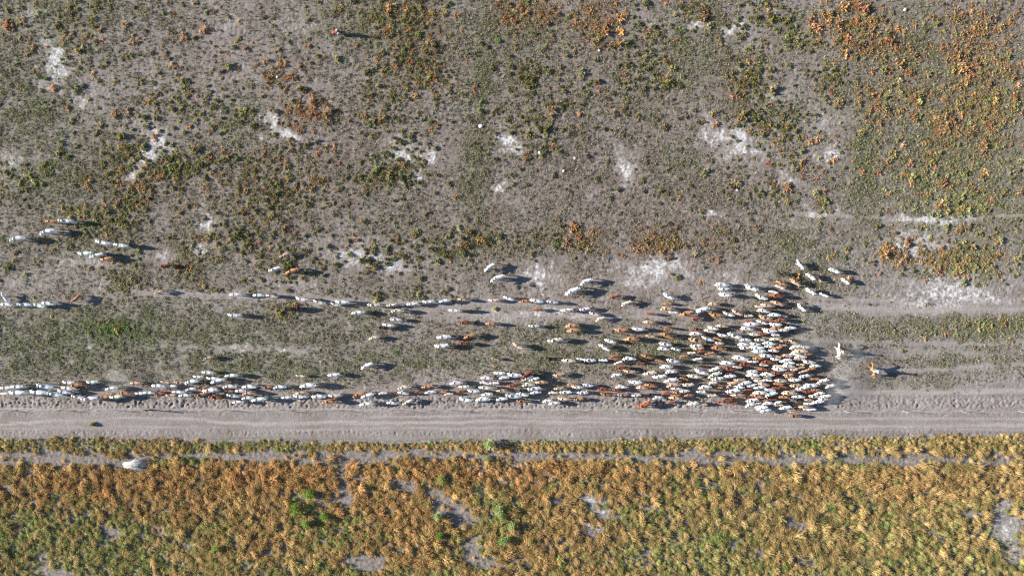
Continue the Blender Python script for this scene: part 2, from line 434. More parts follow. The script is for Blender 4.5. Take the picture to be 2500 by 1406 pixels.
xs = np.concatenate([[-900, -400, -180, -120], np.arange(-92, 92.01, .16), [120, 180, 400, 900]])
ys = np.concatenate([[-700, -300, -120, -75], np.arange(-54, -26, .2), np.arange(-26, -15.5, .11), np.arange(-15.5, 54.01, .18), [75, 120, 300, 700]])
ground = grid_object('ground', xs, ys, m_soil, ground_h)
ry0, ry1 = (703 - 1081) / S, (703 - 1001.5) / S
road = grid_object('road', np.concatenate([[-900, -300, -130], np.arange(-92, 92.01, .14), [130, 300, 900]]), np.arange(ry0, ry1, .12), m_soil,
                   lambda x, y: soil_height(x, y) - .03 - .16 * (1 - sstep(-4, 5, road_edges(x * S + 1250)[1] - (703 - y * S)) * sstep(-2, 3, (703 - y * S) - 1003)))


# ------------------------------------------------------------------ plants
def leaf_material(name, rough=.8, transl=.25):
    """leaf colour = tint of the plant x the shade of the single blade"""
    m, nt, b = mat(name)
    ti = nt.nodes.new('ShaderNodeAttribute'); ti.attribute_type = 'INSTANCER'; ti.attribute_name = 'tint'
    sh = nt.nodes.new('ShaderNodeAttribute'); sh.attribute_name = 'shade'
    mx = nt.nodes.new('ShaderNodeMixRGB'); mx.blend_type = 'MULTIPLY'; mx.inputs[0].default_value = 1
    nt.links.new(ti.outputs['Color'], mx.inputs[1]); nt.links.new(sh.outputs['Color'], mx.inputs[2])
    nt.links.new(mx.outputs[0], b.inputs['Base Color'])
    b.inputs['Roughness'].default_value = rough
    b.inputs['Specular IOR Level'].default_value = .1
    t = nt.nodes.new('ShaderNodeBsdfTranslucent'); nt.links.new(mx.outputs[0], t.inputs['Color'])
    ms = nt.nodes.new('ShaderNodeMixShader'); ms.inputs[0].default_value = transl
    nt.links.new(b.outputs[0], ms.inputs[1]); nt.links.new(t.outputs[0], ms.inputs[2])
    nt.links.new(ms.outputs[0], nt.nodes['Material Output'].inputs['Surface'])
    return m


m_leaf = leaf_material('leaves', .8, .38)


def blade_mesh(name, blades, material):
    """blades: list of (list of centre points, widths, side vector, shade rgb)"""
    V, F, K = [], [], []
    for pts, wid, side, sh in blades:
        b = len(V)
        for p, w in zip(pts, wid):
            V.append(Vector(p) - Vector(side) * w * .5); V.append(Vector(p) + Vector(side) * w * .5)
        for i in range(len(pts) - 1):
            F.append((b + 2 * i, b + 2 * i + 1, b + 2 * i + 3, b + 2 * i + 2)); K.append(sh)
    me = mesh_from(name, V, F, material)
    a = me.attributes.new('shade', 'FLOAT_COLOR', 'FACE')
    a.data.foreach_set('color', np.array([(*k, 1) for k in K], np.float32).ravel())
    return me


def make_tussock(seed, n=70, rad=.44, hgt=.34, spread=1.1):
    """a rounded cushion of short stiff leaves"""
    r = random.Random(seed); B = []
    lobes = [(r.uniform(-.5, .5) * rad * spread, r.uniform(-.5, .5) * rad * spread, r.uniform(.45, .75) * rad, r.uniform(.7, 1.0) * hgt) for _ in range(4)]
    for k in range(n):
        lx, ly, lr, lh = lobes[k % 4]
        a = r.uniform(0, 2 * math.pi); u = r.random() ** .6
        p0 = Vector((lx + math.cos(a) * lr * u * .55, ly + math.sin(a) * lr * u * .55, r.uniform(0, lh * .35)))
        top = Vector((lx + math.cos(a) * lr * u * 1.25, ly + math.sin(a) * lr * u * 1.25, lh * (1.08 - .75 * u * u) * r.uniform(.75, 1.15)))
        midp = (p0 + top) * .5 + Vector((0, 0, .05))
        d = (top - p0).normalized()
        s = d.cross(Vector((r.uniform(-1, 1), r.uniform(-1, 1), r.uniform(-.3, 1)))).normalized()
        w = r.uniform(.05, .11)
        g = r.uniform(.65, 1.3)
        B.append(([p0, midp, top], [w * .6, w, w * .25], s, (g * r.uniform(.9, 1.15), g, g * r.uniform(.8, 1.1))))
    return blade_mesh('tussock', B, m_leaf)


def make_grass(seed, n=64, length=1.15, lean=.75, fan=.9, rad=.34, w0=.036):
    """a lodged bunch of long grass leaning towards +X"""
    r = random.Random(seed); B = []
    for k in range(n):
        az = r.gauss(0, fan); ln = length * r.uniform(.45, 1.15); el = max(.12, r.gauss(lean, .28))
        bx, by = r.gauss(0, rad * .5), r.gauss(0, rad * .5)
        d = Vector((math.cos(az), math.sin(az), 0))
        p0 = Vector((bx, by, 0)); out = ln * math.sin(el); up = ln * math.cos(el) * .8
        p1 = p0 + d * out * .38 + Vector((0, 0, up * .72)); p2 = p0 + d * out * .78 + Vector((0, 0, up)); p3 = p0 + d * out + Vector((0, 0, up * .86))
        s = d.cross(Vector((0, 0, 1))).normalized() * .85 + Vector((0, 0, r.uniform(-.6, .6)))
        w = w0 * r.uniform(.6, 1.4); g = r.uniform(.72, 1.22)
        B.append(([p0, p1, p2, p3], [w * .7, w, w * .9, w * .25], s, (g, g * r.uniform(.88, 1.08), g * r.uniform(.75, 1.05))))
    return blade_mesh('grass_bunch', B, m_leaf)


def make_tuft(seed, n=12, length=.27):
    r = random.Random(seed); B = []
    for k in range(n):
        az = r.uniform(0, 2 * math.pi); ln = length * r.uniform(.5, 1.2); el = r.uniform(.2, 1.25)
        d = Vector((math.cos(az), math.sin(az), 0)); p0 = d * .03
        p1 = p0 + d * ln * math.sin(el) * .6 + Vector((0, 0, ln * math.cos(el) * .8)); p2 = p0 + d * ln * math.sin(el) + Vector((0, 0, ln * math.cos(el)))
        s = d.cross(Vector((0, 0, 1))); g = r.uniform(.6, 1.35)
        B.append(([p0, p1, p2], [.03, .04, .012], s, (g, g, g)))
    return blade_mesh('tuft', B, m_leaf)


def scatter(name, pts, rot, scl, idx, tint, protos, label, cat):
    """one stuff object: plants instanced on points"""
    me = bpy.data.meshes.new(name)
    me.vertices.add(len(pts)); me.vertices.foreach_set('co', np.asarray(pts, np.float32).ravel())
    for nm, ty, data, key in (('rot', 'FLOAT_VECTOR', rot, 'vector'), ('scl', 'FLOAT_VECTOR', scl, 'vector'), ('idx', 'INT', idx, 'value'), ('tint', 'FLOAT_COLOR', tint, 'color')):
        a = me.attributes.new(nm, ty, 'POINT')
        a.data.foreach_set(key, np.asarray(data, np.int32 if ty == 'INT' else np.float32).ravel())
    col = bpy.data.collections.new(name + '_kinds')
    for i, p in enumerate(protos):
        col.objects.link(bpy.data.objects.new('%s_kind_%02d' % (name, i), p))
    g = bpy.data.node_groups.new(name, 'GeometryNodeTree')
    g.interface.new_socket('Geometry', in_out='INPUT', socket_type='NodeSocketGeometry')
    g.interface.new_socket('Geometry', in_out='OUTPUT', socket_type='NodeSocketGeometry')
    gi = g.nodes.new('NodeGroupInput'); go = g.nodes.new('NodeGroupOutput')
    ci = g.nodes.new('GeometryNodeCollectionInfo'); ci.inputs['Collection'].default_value = col
    ci.inputs['Separate Children'].default_value = True; ci.inputs['Reset Children'].default_value = True
    ip = g.nodes.new('GeometryNodeInstanceOnPoints'); ip.inputs['Pick Instance'].default_value = True

    def na(nm, ty):
        n = g.nodes.new('GeometryNodeInputNamedAttribute'); n.data_type = ty; n.inputs['Name'].default_value = nm
        return n.outputs['Attribute']
    g.links.new(gi.outputs[0], ip.inputs['Points']); g.links.new(ci.outputs[0], ip.inputs['Instance'])
    g.links.new(na('idx', 'INT'), ip.inputs['Instance Index'])
    e2r = g.nodes.new('FunctionNodeEulerToRotation'); g.links.new(na('rot', 'FLOAT_VECTOR'), e2r.inputs[0]); g.links.new(e2r.outputs[0], ip.inputs['Rotation'])
    g.links.new(na('scl', 'FLOAT_VECTOR'), ip.inputs['Scale']); g.links.new(ip.outputs[0], go.inputs[0])
    o = link(name, me)
    md = o.modifiers.new('scatter', 'NODES'); md.node_group = g
    tag(o, label, cat, kind='stuff')
    return o


def hvar(base, n, amt=.18):
    """colour variation between plants of one kind"""
    v = np.exp(rng.normal(0, amt, (n, 1))) * np.exp(rng.normal(0, amt * .35, (n, 3)))
    return np.concatenate([np.asarray(base)[None, :] * v, np.ones((n, 1))], 1)


OLIVE, RUST, YELLOW, STRAW, LEAFG = (.29, .28, .11), (.54, .345, .175), (.43, .41, .19), (.42, .37, .23), (.27, .37, .13)
TINTS = [OLIVE, RUST, YELLOW, STRAW, LEAFG]

# ---- tussocks that can be picked out one by one, read from the photograph
TL_O = "700,18 805,60 830,105 775,178 1060,225 730,235 500,280 690,305 635,330 625,370 340,395 440,425 950,400 1010,400 1100,390 1210,380 1225,425 770,455 1155,530 1290,545 490,605 400,648 650,725 490,780 340,790 520,875 1665,125 1605,225 1405,275 1690,345 1740,285 1500,90 1880,50 1915,128 1980,185 2430,80 1665,500 1745,505 1550,510 2440,565 1830,590 2170,640 1505,625 1530,660 1370,660 1570,730 1610,780 1710,800 1555,770 1500,710 1230,740 1300,720 1380,780 1250,795 1150,820 1050,850 1090,900 1060,915 1305,890 960,940 1415,990 770,915 700,960 820,975 1545,920 1530,840 1610,860 2000,805 2085,910 2300,1030 2170,1090 920,1225 1260,1065 940,1080 1050,1050 1180,1095 1040,1155 830,1165 1240,1150 1700,1180 1890,1170 1150,1300 1290,1275 1040,1310 540,1350 220,1275 145,1320 370,1280 260,1345 560,1060 1380,1080 1330,1370 1490,1300 1850,1290 1970,1330 2080,1265 2270,1200"
TL_R = "150,160 210,290 240,345 90,205 235,515 1250,480 1340,265 2040,480 2165,475 1900,530 1960,580 2140,570 2260,710 2160,780 2240,830 830,830 520,255 980,300 1530,1160 1370,930 1600,370"
TL_G = "320,110 110,465 330,570 440,1035 310,745"
TL_Y = "1180,95 1240,230"
TM_O = "380,165 250,200 180,540 75,550 275,400 265,480 330,470 985,390 1225,490 1350,490 1310,500 1420,470 1330,590 1400,600 1370,640 1490,570 1600,535 1590,580 1660,630 1625,665 1460,680 1720,690 1800,680 1825,595 1875,735 1760,760 1610,490 1670,305 1735,330 1780,280 1850,310 1540,230 2150,340 2260,400 2150,395 2220,440 2125,480 2220,500 2110,640 2010,685 2280,640 2000,825 2060,800 1470,855 1400,865 1290,795 1270,755 1235,880 1370,790 1350,740 1130,800 905,800 940,865 700,790 775,875 820,890 660,890 600,870 540,890 450,955 510,970 580,980 380,850 460,880 520,1020 440,1030 360,1060 330,1110 330,1150 310,1190 400,1080 590,1100 690,1080 600,1200 520,1190 500,1280 590,1290 140,1290 470,1330 430,1290 330,1340 350,1230 1380,980 1450,940 1500,980 1490,1020 1280,1080 1390,1105 1300,1160 1340,1200 1310,1230 1430,1240 1250,1275 1350,1280 1240,965 1130,970 1750,965 1890,1000 1720,890 1850,925 1970,945 2060,975 2200,1020 1600,1100 1560,1140 1850,1120 1950,1170 2220,1175 2230,1140 2380,1235 2200,1310 1870,1300 1215,1365 1360,1340 1640,1370 790,1335 710,1270"
TM_R = "245,120 360,90 480,70 500,210 660,260 650,310 390,340 400,480 700,490 790,620 700,570 1250,130 1350,110 1360,150 1280,250 1285,340 1560,100 1740,180 1960,160 1860,220 1545,290 980,650 2360,930 2370,440 60,870 1060,1250"
TM_G = "175,90 1025,740 590,80 210,640 1370,20"
TR_O = "110,30 170,40 30,70 430,40 500,20 640,40 740,50 720,130 520,130 650,120 830,95 820,130 640,170 340,190 450,205 180,250 290,280 410,320 440,280 540,290 620,320 370,370 370,420 480,470 580,500 400,525 215,530 430,605 540,600 420,675 560,640 620,640 690,670 460,730 540,760 100,800 50,850 220,885 335,855 820,240 800,290 870,350 800,340 880,330 960,320 1060,310 950,375 800,480 740,515 910,545 830,620 1050,500 1130,490 1180,520 1100,570 1160,600 1130,690 1030,790 1130,780 930,830 820,800 660,830 600,820 780,940 800,990 890,990 1050,965 740,1130 830,1115 1170,1110 1230,1120 1090,1300 1190,1220 830,1230 420,1260 800,1360 340,1050 370,990 1330,490 1590,655 1880,140 2060,160 2260,120"
TR_Y = "890,1100 1100,90 1010,50 1340,430 1640,430 1990,510 1580,1020 1960,1050 1890,1110 2480,1170 1350,260 1160,270"
TR_R = "960,140 1280,130 1330,60 1400,150 1480,160 1080,170 1340,300 1260,320 1560,290 1570,340 2060,110 2120,90 2000,310 1990,440 2270,330 2280,440 2370,320 2400,370 2140,230 2060,240 2400,160 2230,520 1700,640 1680,720 1460,690 1310,750 1440,780 1450,890 1660,830 1880,910 1940,950 2140,900 2220,800 2150,760 2300,700 2090,600 1510,1170 1680,1190 1800,1040 1980,1240 600,940 650,900 950,1030 1000,1020 1350,640 790,470"
SEEN = []
for txt, ox, cls in ((TL_O, 0, 0), (TM_O, 830, 0), (TR_O, 1660, 0), (TL_R, 0, 1), (TM_R, 830, 1), (TR_R, 1660, 1), (TL_Y, 0, 2), (TR_Y, 1660, 2), (TL_G, 0, 4), (TM_G, 830, 4)):
    for t in txt.split():
        a, b = t.split(',')
        SEEN.append((ox + int(a) / 2.976, int(b) / 2.976, cls))

tus = [make_tussock(100 + i) for i in range(5)]
rst = [make_tussock(200 + i, n=80, rad=.58, hgt=.34, spread=1.25) for i in range(4)]
PROTO = tus + rst
KINDN = ['olive_tussock', 'rust_tussock', 'yellow_tussock', 'straw_tussock', 'green_tussock']
KINDL = ['round olive green tussock', 'rust brown spreading tussock', 'yellow green tussock', 'straw coloured tussock', 'bright leaf green tussock']
rr = random.Random(5)
ranked = sorted(SEEN, key=lambda t: rr.random() * (0.8 if t[2] == 0 else 0.35))
picked, spare = ranked[:300], ranked[300:]
ZONED = {}
for px, py, cls in picked:
    k = rr.randrange(5) if cls in (0, 4, 2) else 5 + rr.randrange(4)
    x, y = W(px, py, .2)
    o = link(KINDN[cls], PROTO[k], None, (x, y, float(soil_height(np.array([x]), np.array([y]))[0]) - .03))
    s = rr.uniform(.78, 1.25) * (1.05 if cls else 1.0)
    o.scale = (s, s * rr.uniform(.85, 1.15), s * rr.uniform(.85, 1.2)); o.rotation_euler = (0, 0, rr.uniform(0, 6.28))
    tn = hvar(TINTS[cls], 1)[0]
    o['tint'] = [float(c) for c in tn[:3]]
    col6 = ('far left', 'left', 'left of centre', 'right of centre', 'right', 'far right')[min(5, int(px // 417))]
    row4 = ('at the top', 'in upper field', 'in mid field', 'in lower scrub')[min(3, int(py // 118))]
    zone = row4 + ', ' + col6
    ZONED.setdefault((cls, zone), []).append(o)
    tag(o, None, 'tussock', '%s tussocks' % KINDN[cls].split('_')[0])
for (cls, zone), L_ in ZONED.items():
    L_.sort(key=lambda o: o.location.x)
    for i, o in enumerate(L_): o['label'] = KINDL[cls] + ' ' + zone + (', %s from the left' % ORD[i] if len(L_) > 1 else '')

# ---- the rest of the scrub: too many to pick out
P, K = [], []
for cx, cy, rx, ry, n, cls in CL:
    n = int(n * (1.9 if cls == 0 else 1.3))
    q = rng.normal(0, 1, (n, 2)) * np.array([rx, ry]) * .78 + np.array([cx, cy])
    if cls == 1: q = (q - np.array([cx, cy])) * 1.25 + np.array([cx, cy])
    P.append(q); K += list(np.where(rng.random(n) < .3, rng.choice([0, 0, 1, 2, 3], n), cls))
n = 3000
q = np.stack([rng.uniform(-130, 2630, n), rng.uniform(-110, 700, n)], 1)
gx, gy = (q[:, 0] - 1250) / S, (703 - q[:, 1]) / S
keep = (rng.random(n) < .2 + 1.1 * sstep(.35, .7, noise(gx, gy, 7.0, 14))) & ~((q[:, 1] > 640) & (rng.random(n) < .6))
q = q[keep]
P.append(q); K += list(np.where(q[:, 0] > 2000, rng.choice([0, 1, 2, 2], len(q)), rng.choice([0, 0, 0, 0, 1, 3], len(q))))
n = 160
q = np.stack([rng.uniform(-130, 2630, n), rng.uniform(690, 905, n)], 1)
P.append(q); K += list(rng.choice([0, 2, 3, 3, 4], n))
P.append(np.array([(s[0], s[1]) for s in spare])); K += [s[2] for s in spare]
P = np.concatenate(P); K = np.array(K)
x = (P[:, 0] - 1250) / S; y = (703 - P[:, 1]) / S
salt, green, brown, dust, road_, gl, trod = soil_masks(x, y)
ok = (salt < .45) & (dust < .45) & (P[:, 1] < 930)
x, y, K = x[ok], y[ok], K[ok]
n = len(x)
tint = np.zeros((n, 4))
for c in range(5): tint[K == c] = hvar(TINTS[c], int((K == c).sum()), .22)
sc = np.exp(rng.normal(-.34, .33, n)) * np.where((K == 3) | (K == 4), .75, 1.0)
scatter('scrub', np.stack([x, y, soil_height(x, y) - .03], 1), np.stack([0 * x, 0 * x, rng.uniform(0, 6.28, n)], 1), np.stack([sc, sc, sc * rng.uniform(.7, 1.15, n)], 1),
        np.where((K == 1) | (K == 3), 5 + rng.integers(0, 4, n), rng.integers(0, 5, n)), tint, PROTO, 'low olive and rust coloured scrub scattered over the grey upper field', 'scrub')

# ---- short dry grass over the upper field
n = 420000
x = rng.uniform(-91, 91, n); y = rng.uniform((703 - 985) / S, 53, n)
salt, green, brown, dust, road_, gl, trod = soil_masks(x, y)
cv = cover(x * S + 1250, 703 - y * S)
pr = np.clip(.13 + .75 * green + .35 * brown - 1.1 * salt - .45 * dust, .01, 1) * (.2 + 1.2 * noise(x, y, .9, 15)) * .9
ok = rng.random(n) < pr
x, y, green, brown, salt = x[ok], y[ok], green[ok], brown[ok], salt[ok]
cv = [c[ok] for c in cv]
n = len(x)
g = np.clip(green * 1.1, 0, 1)[:, None] * rng.uniform(.2, 1, (n, 1))
t = (1 - g) * np.array([[.31, .275, .20]]) + g * np.array([[.265, .285, .125]])
for c, colr in ((0, (.30, .27, .12)), (1, (.44, .28, .13)), (2, (.38, .35, .14)), (3, (.40, .34, .18)), (4, (.24, .31, .09))):
    f = (np.clip(cv[c] * 1.2, 0, .9) * rng.random(n))[:, None]
    t = t * (1 - f) + np.array([colr]) * f
tint = np.concatenate([t * np.exp(rng.normal(0, .18, (n, 1))), np.ones((n, 1))], 1)
sc = rng.uniform(.55, 1.35, n)
scatter('short_grass', np.stack([x, y, soil_height(x, y) - .02], 1), np.stack([rng.normal(0, .2, n), rng.normal(0, .2, n), rng.uniform(0, 6.28, n)], 1), np.stack([sc * 1.1, sc * 1.1, sc * .75], 1),
        rng.integers(0, 5, n), tint, [make_tuft(300 + i) for i in range(5)], 'short dry grass covering the upper field between the tussocks', 'grass')

# ---- tall rank grass below the road
GG = [(120, 1370, 260, 50, .9), (300, 1330, 160, 40, .6), (820, 1300, 90, 50, .6), (2050, 1370, 150, 30, .5), (1230, 1260, 70, 60, .55), (1150, 1350, 60, 50, .5), (520, 1290, 90, 40, .35), (90, 1330, 240, 80, .8), (60, 1250, 90, 30, .4), (1700, 1370, 250, 45, .55), (2300, 1380, 250, 40, .55), (900, 1395, 300, 22, .45), (1600, 1240, 130, 60, .45), (2250, 1270, 250, 60, .3), (120, 1330, 170, 60, .95), (260, 1290, 110, 40, .7), (60, 1390, 140, 40, .9), (330, 1385, 100, 30, .6), (480, 1105, 60, 20, .8), (400, 1120, 40, 12, .6), (700, 1085, 60, 20, .85), (510, 1180, 60, 20, .3), (740, 1240, 40, 40, .6), (770, 1330, 60, 40, .4), (860, 1310, 60, 40, .7),
      (800, 1390, 90, 26, .5), (1160, 1190, 40, 24, .5), (1215, 1270, 50, 50, .5), (1170, 1370, 50, 30, .5), (1440, 1190, 40, 18, .5), (1560, 1250, 50, 40, .55), (1620, 1200, 60, 40, .5), (1560, 1110, 60, 16, .7), (1610, 1085, 60, 10, .6), (1790, 1090, 50, 12, .6), (1700, 1190, 60, 30, .6), (1830, 1190, 30, 16, .6),
      (1750, 1330, 90, 50, .7), (1800, 1390, 80, 24, .7), (2080, 1220, 60, 24, .55), (2070, 1120, 50, 14, .9), (2140, 1270, 40, 26, .6), (2210, 1340, 80, 34, .55), (2430, 1280, 50, 60, .5), (2380, 1390, 120, 24, .65), (1950, 1090, 80, 12, .7), (1330, 1390, 80, 20, .4), (2300, 1080, 200, 8, .5),
      (1150, 1080, 1300, 5, .55), (250, 1082, 300, 12, .5), (1900, 1230, 60, 20, .4), (560, 1380, 60, 20, .4), (960, 1330, 70, 30, .25)]
RU = [(300, 1190, 300, 45, .9), (650, 1160, 300, 50, 1.0), (1150, 1160, 300, 50, .95), (900, 1280, 250, 60, .8), (1450, 1180, 200, 50, .7), (1300, 1360, 200, 50, .5), (750, 1180, 420, 60, .75), (560, 1230, 160, 50, .7), (950, 1160, 180, 40, .8), (1250, 1180, 200, 50, .7), (1000, 1330, 200, 60, .7), (1350, 1300, 150, 60, .5), (1700, 1150, 160, 30, .4), (150, 1170, 150, 30, .4), (2150, 1180, 200, 40, .45), (600, 1330, 100, 40, .5), (2400, 1170, 120, 40, .3)]
n = 150000
x = rng.uniform(-92, 92, n); y = rng.uniform(-53.5, (703 - 1056) / S, n)
px, py = x * S + 1250, 703 - y * S
wx = (noise(x, y, 1.6, 1) - .5) * 22; wy = (noise(x, y, 1.6, 3) - .5) * 18
top, bot = road_edges(px)
bare = blobs(BARE, px + wx, py + wy * .7)
strip = polyline([([(-200, 1116), (0, 1117), (300, 1120), (420, 1111), (600, 1112), (800, 1118), (1000, 1109), (1250, 1110), (1480, 1113), (1720, 1117), (1900, 1119), (2200, 1123), (2500, 1118), (2700, 1118)], 7.5, 1.0)], px + wx, py + .4 * wy)
bare = np.maximum(bare, strip * (.85 + .4 * noise(x, y, 3.0, 11)))
bare *= sstep(1086, 1098, py + .4 * wy)
den = sstep(-3, 8, py - bot - 2 + wy * .5) * (1 - .95 * sstep(.32, .62, bare + .4 * (noise(x, y, .7, 6) - .5))) * (.45 + .8 * noise(x, y, .9, 8))
den *= .3 + 1.1 * sstep(.3, .62, noise(x, y, .75, 13)) + 1.2 * (1 - sstep(10, 34, py - bot))
ok = rng.random(n) < den * .55
x, y, px, py, bot = x[ok], y[ok], px[ok], py[ok], bot[ok]
n = len(x)
gr = np.clip(blobs(GG, px, py) * (.35 + 1.2 * noise(x, y, 1.3, 5)), 0, 1); ru = np.clip(blobs(RU, px, py) * (.5 + .9 * noise(x, y, 2.0, 6)), 0, 1)
gr = np.where(rng.random(n) < np.clip(1.7 * gr, .2, .85), rng.uniform(.4, 1, n), .2 * rng.random(n))[:, None]; ru = ru[:, None]
gold = np.array([[.54, .385, .185]]); rust = np.array([[.58, .33, .155]]); gre = np.array([[.29, .38, .125]])
t = gold * (1 - ru) + rust * ru
t = t * (1 - gr) + gre * gr
dark = np.where(rng.random(n) < .12, .65, 1.0)[:, None]
tint = np.concatenate([t * dark * np.exp(rng.normal(0, .2, (n, 1))), np.ones((n, 1))], 1)
flow = -.55 + 2.6 * (noise(x, y, 5.0, 2) - .5) + 1.6 * (noise(x, y, 1.4, 4) - .5) + rng.normal(0, .45, n)
flow = np.where(rng.random(n) < .12, rng.uniform(0, 6.28, n), flow)
hgt = .60 * np.clip(.55 + .6 * sstep(4, 60, py - bot), 0, 1) * np.exp(rng.normal(-.08, .33, n)) * np.where(gr[:, 0] > .4, .75, 1.0)
tall = [make_grass(400 + i, lean=(.6, .85, 1.1, .7, 1.0, .8)[i], fan=(.5, .3, .22, 1.0, .28, .6)[i]) for i in range(6)]
lodged = noise(x, y, 4.0, 9)
gi = np.where(lodged > .58, rng.choice([1, 2, 4], n), rng.choice([0, 1, 3, 5], n))
scatter('tall_grass', np.stack([x, y, ground_h(x, y) - .03], 1), np.stack([0 * x, 0 * x, flow], 1), np.stack([hgt, hgt, hgt * rng.uniform(.6, 1.0, n)], 1), gi, tint, tall,
        'tall golden brown and green grass, partly lodged, along the bottom below the road', 'grass')

# ------------------------------------------------------------------ cattle
m_cow, nt2, b2 = mat('cattle_hide')
oi = nt2.nodes.new('ShaderNodeObjectInfo'); tc = nt2.nodes.new('ShaderNodeTexCoord')
no = nt2.nodes.new('ShaderNodeTexNoise'); no.inputs['Scale'].default_value = 2.6; no.inputs['Detail'].default_value = 3
va = nt2.nodes.new('ShaderNodeVectorMath'); va.operation = 'ADD'
nt2.links.new(tc.outputs['Object'], va.inputs[0])
cb = nt2.nodes.new('ShaderNodeCombineXYZ'); ml = nt2.nodes.new('ShaderNodeMath'); ml.operation = 'MULTIPLY'; ml.inputs[1].default_value = 50
nt2.links.new(oi.outputs['Random'], ml.inputs[0]); nt2.links.new(ml.outputs[0], cb.inputs[0]); nt2.links.new(cb.outputs[0], va.inputs[1])
nt2.links.new(va.outputs[0], no.inputs['Vector'])
mr = nt2.nodes.new('ShaderNodeMapRange'); mr.inputs['From Min'].default_value = .35; mr.inputs['From Max'].default_value = .65; mr.inputs['To Min'].default_value = .6; mr.inputs['To Max'].default_value = 1.12
nt2.links.new(no.outputs['Fac'], mr.inputs['Value'])
mm = nt2.nodes.new('ShaderNodeMixRGB'); mm.blend_type = 'MULTIPLY'; mm.inputs[0].default_value = 1
nt2.links.new(oi.outputs['Color'], mm.inputs[1]); nt2.links.new(mr.outputs[0], mm.inputs[2])
nt2.links.new(mm.outputs[0], b2.inputs['Base Color'])
b2.inputs['Roughness'].default_value = .65
b2.inputs['Sheen Weight'].default_value = .15


def cow_mesh(name, turn=0.0, head=0.0, gait=0.0, hump=1.0, horns=False, calf=False, hk=None):
    """a walking humped cow facing +X, 2.3 m from nose to rump"""
    J, E = [], []

    def j(x, y, z, r, par=None):
        J.append((x, y, z, r))
        if par is not None: E.append((par, len(J) - 1))
        return len(J) - 1
    k = .86 if calf else 1.0
    belly = j(-.10, 0, .98, .355 * k); loin = j(-.48, 0, 1.05, .31 * k, belly); hip = j(-.80, 0, 1.12, .255 * k, loin); tail0 = j(-.99, 0, 1.14, .13, hip)
    chest = j(.28, 0, 1.00, .315 * k, belly); sho = j(.52, 0, 1.08, .255 * k, chest)
    hz = head * .5

    def hd(d, z):       # point along the turned neck
        return .52 + d * math.cos(turn * min(1, d / .5)), d * math.sin(turn * min(1, d / .5)), z + hz * d
    n1 = j(*hd(.19, 1.13), .185, sho); n2 = j(*hd(.34, 1.16), .135, n1); poll = j(*hd(.47, 1.18), .12, n2); face = j(*hd(.62, 1.07), .10, poll); nose = j(*hd(.76, .97), .068, face)
    if hump > 0: j(.44, 0, 1.18 + .24 * hump, .115 * hump + .03, sho)
    for s in (-1, 1):
        ct, st = math.cos(turn), math.sin(turn)
        px_, py_, pz_ = J[poll][:3]

        def side(dx, dy, dz): return px_ + dx * ct - dy * s * st, py_ + dx * st + dy * s * ct, pz_ + dz
        e1 = j(*side(-.02, .15, .0), .045, poll); j(*side(-.06, .30, -.06), .04, e1)
        if horns:
            h1 = j(*side(.0, .10, .12), .035, poll); h2 = j(*side(-.02, .22, .2), .028, h1); j(*side(.03, .30, .30), .012, h2)
    t1 = j(-1.10, .01, .98, .04, tail0); t2 = j(-1.14, .03 + .05 * gait, .62, .03, t1); j(-1.13, .05 + .08 * gait, .40, .05, t2)
    for s in (-1, 1):
        dx = .22 * gait * s
        a = j(.40, .17 * s, .72, .115 * k, chest); b = j(.42 + dx * .5, .17 * s, .42, .066, a); c = j(.42 + dx, .16 * s, .10, .05, b); j(.47 + dx, .16 * s, .035, .055, c)
        dx = -.20 * gait * s
        a = j(-.72, .18 * s, .80, .15 * k, hip); b = j(-.88 + dx * .4, .17 * s, .46, .07, a); c = j(-.84 + dx, .16 * s, .11, .05, b); j(-.78 + dx, .16 * s, .035, .055, c)
    return skin_mesh(name, J, E, m_cow, root=0, sub=1)


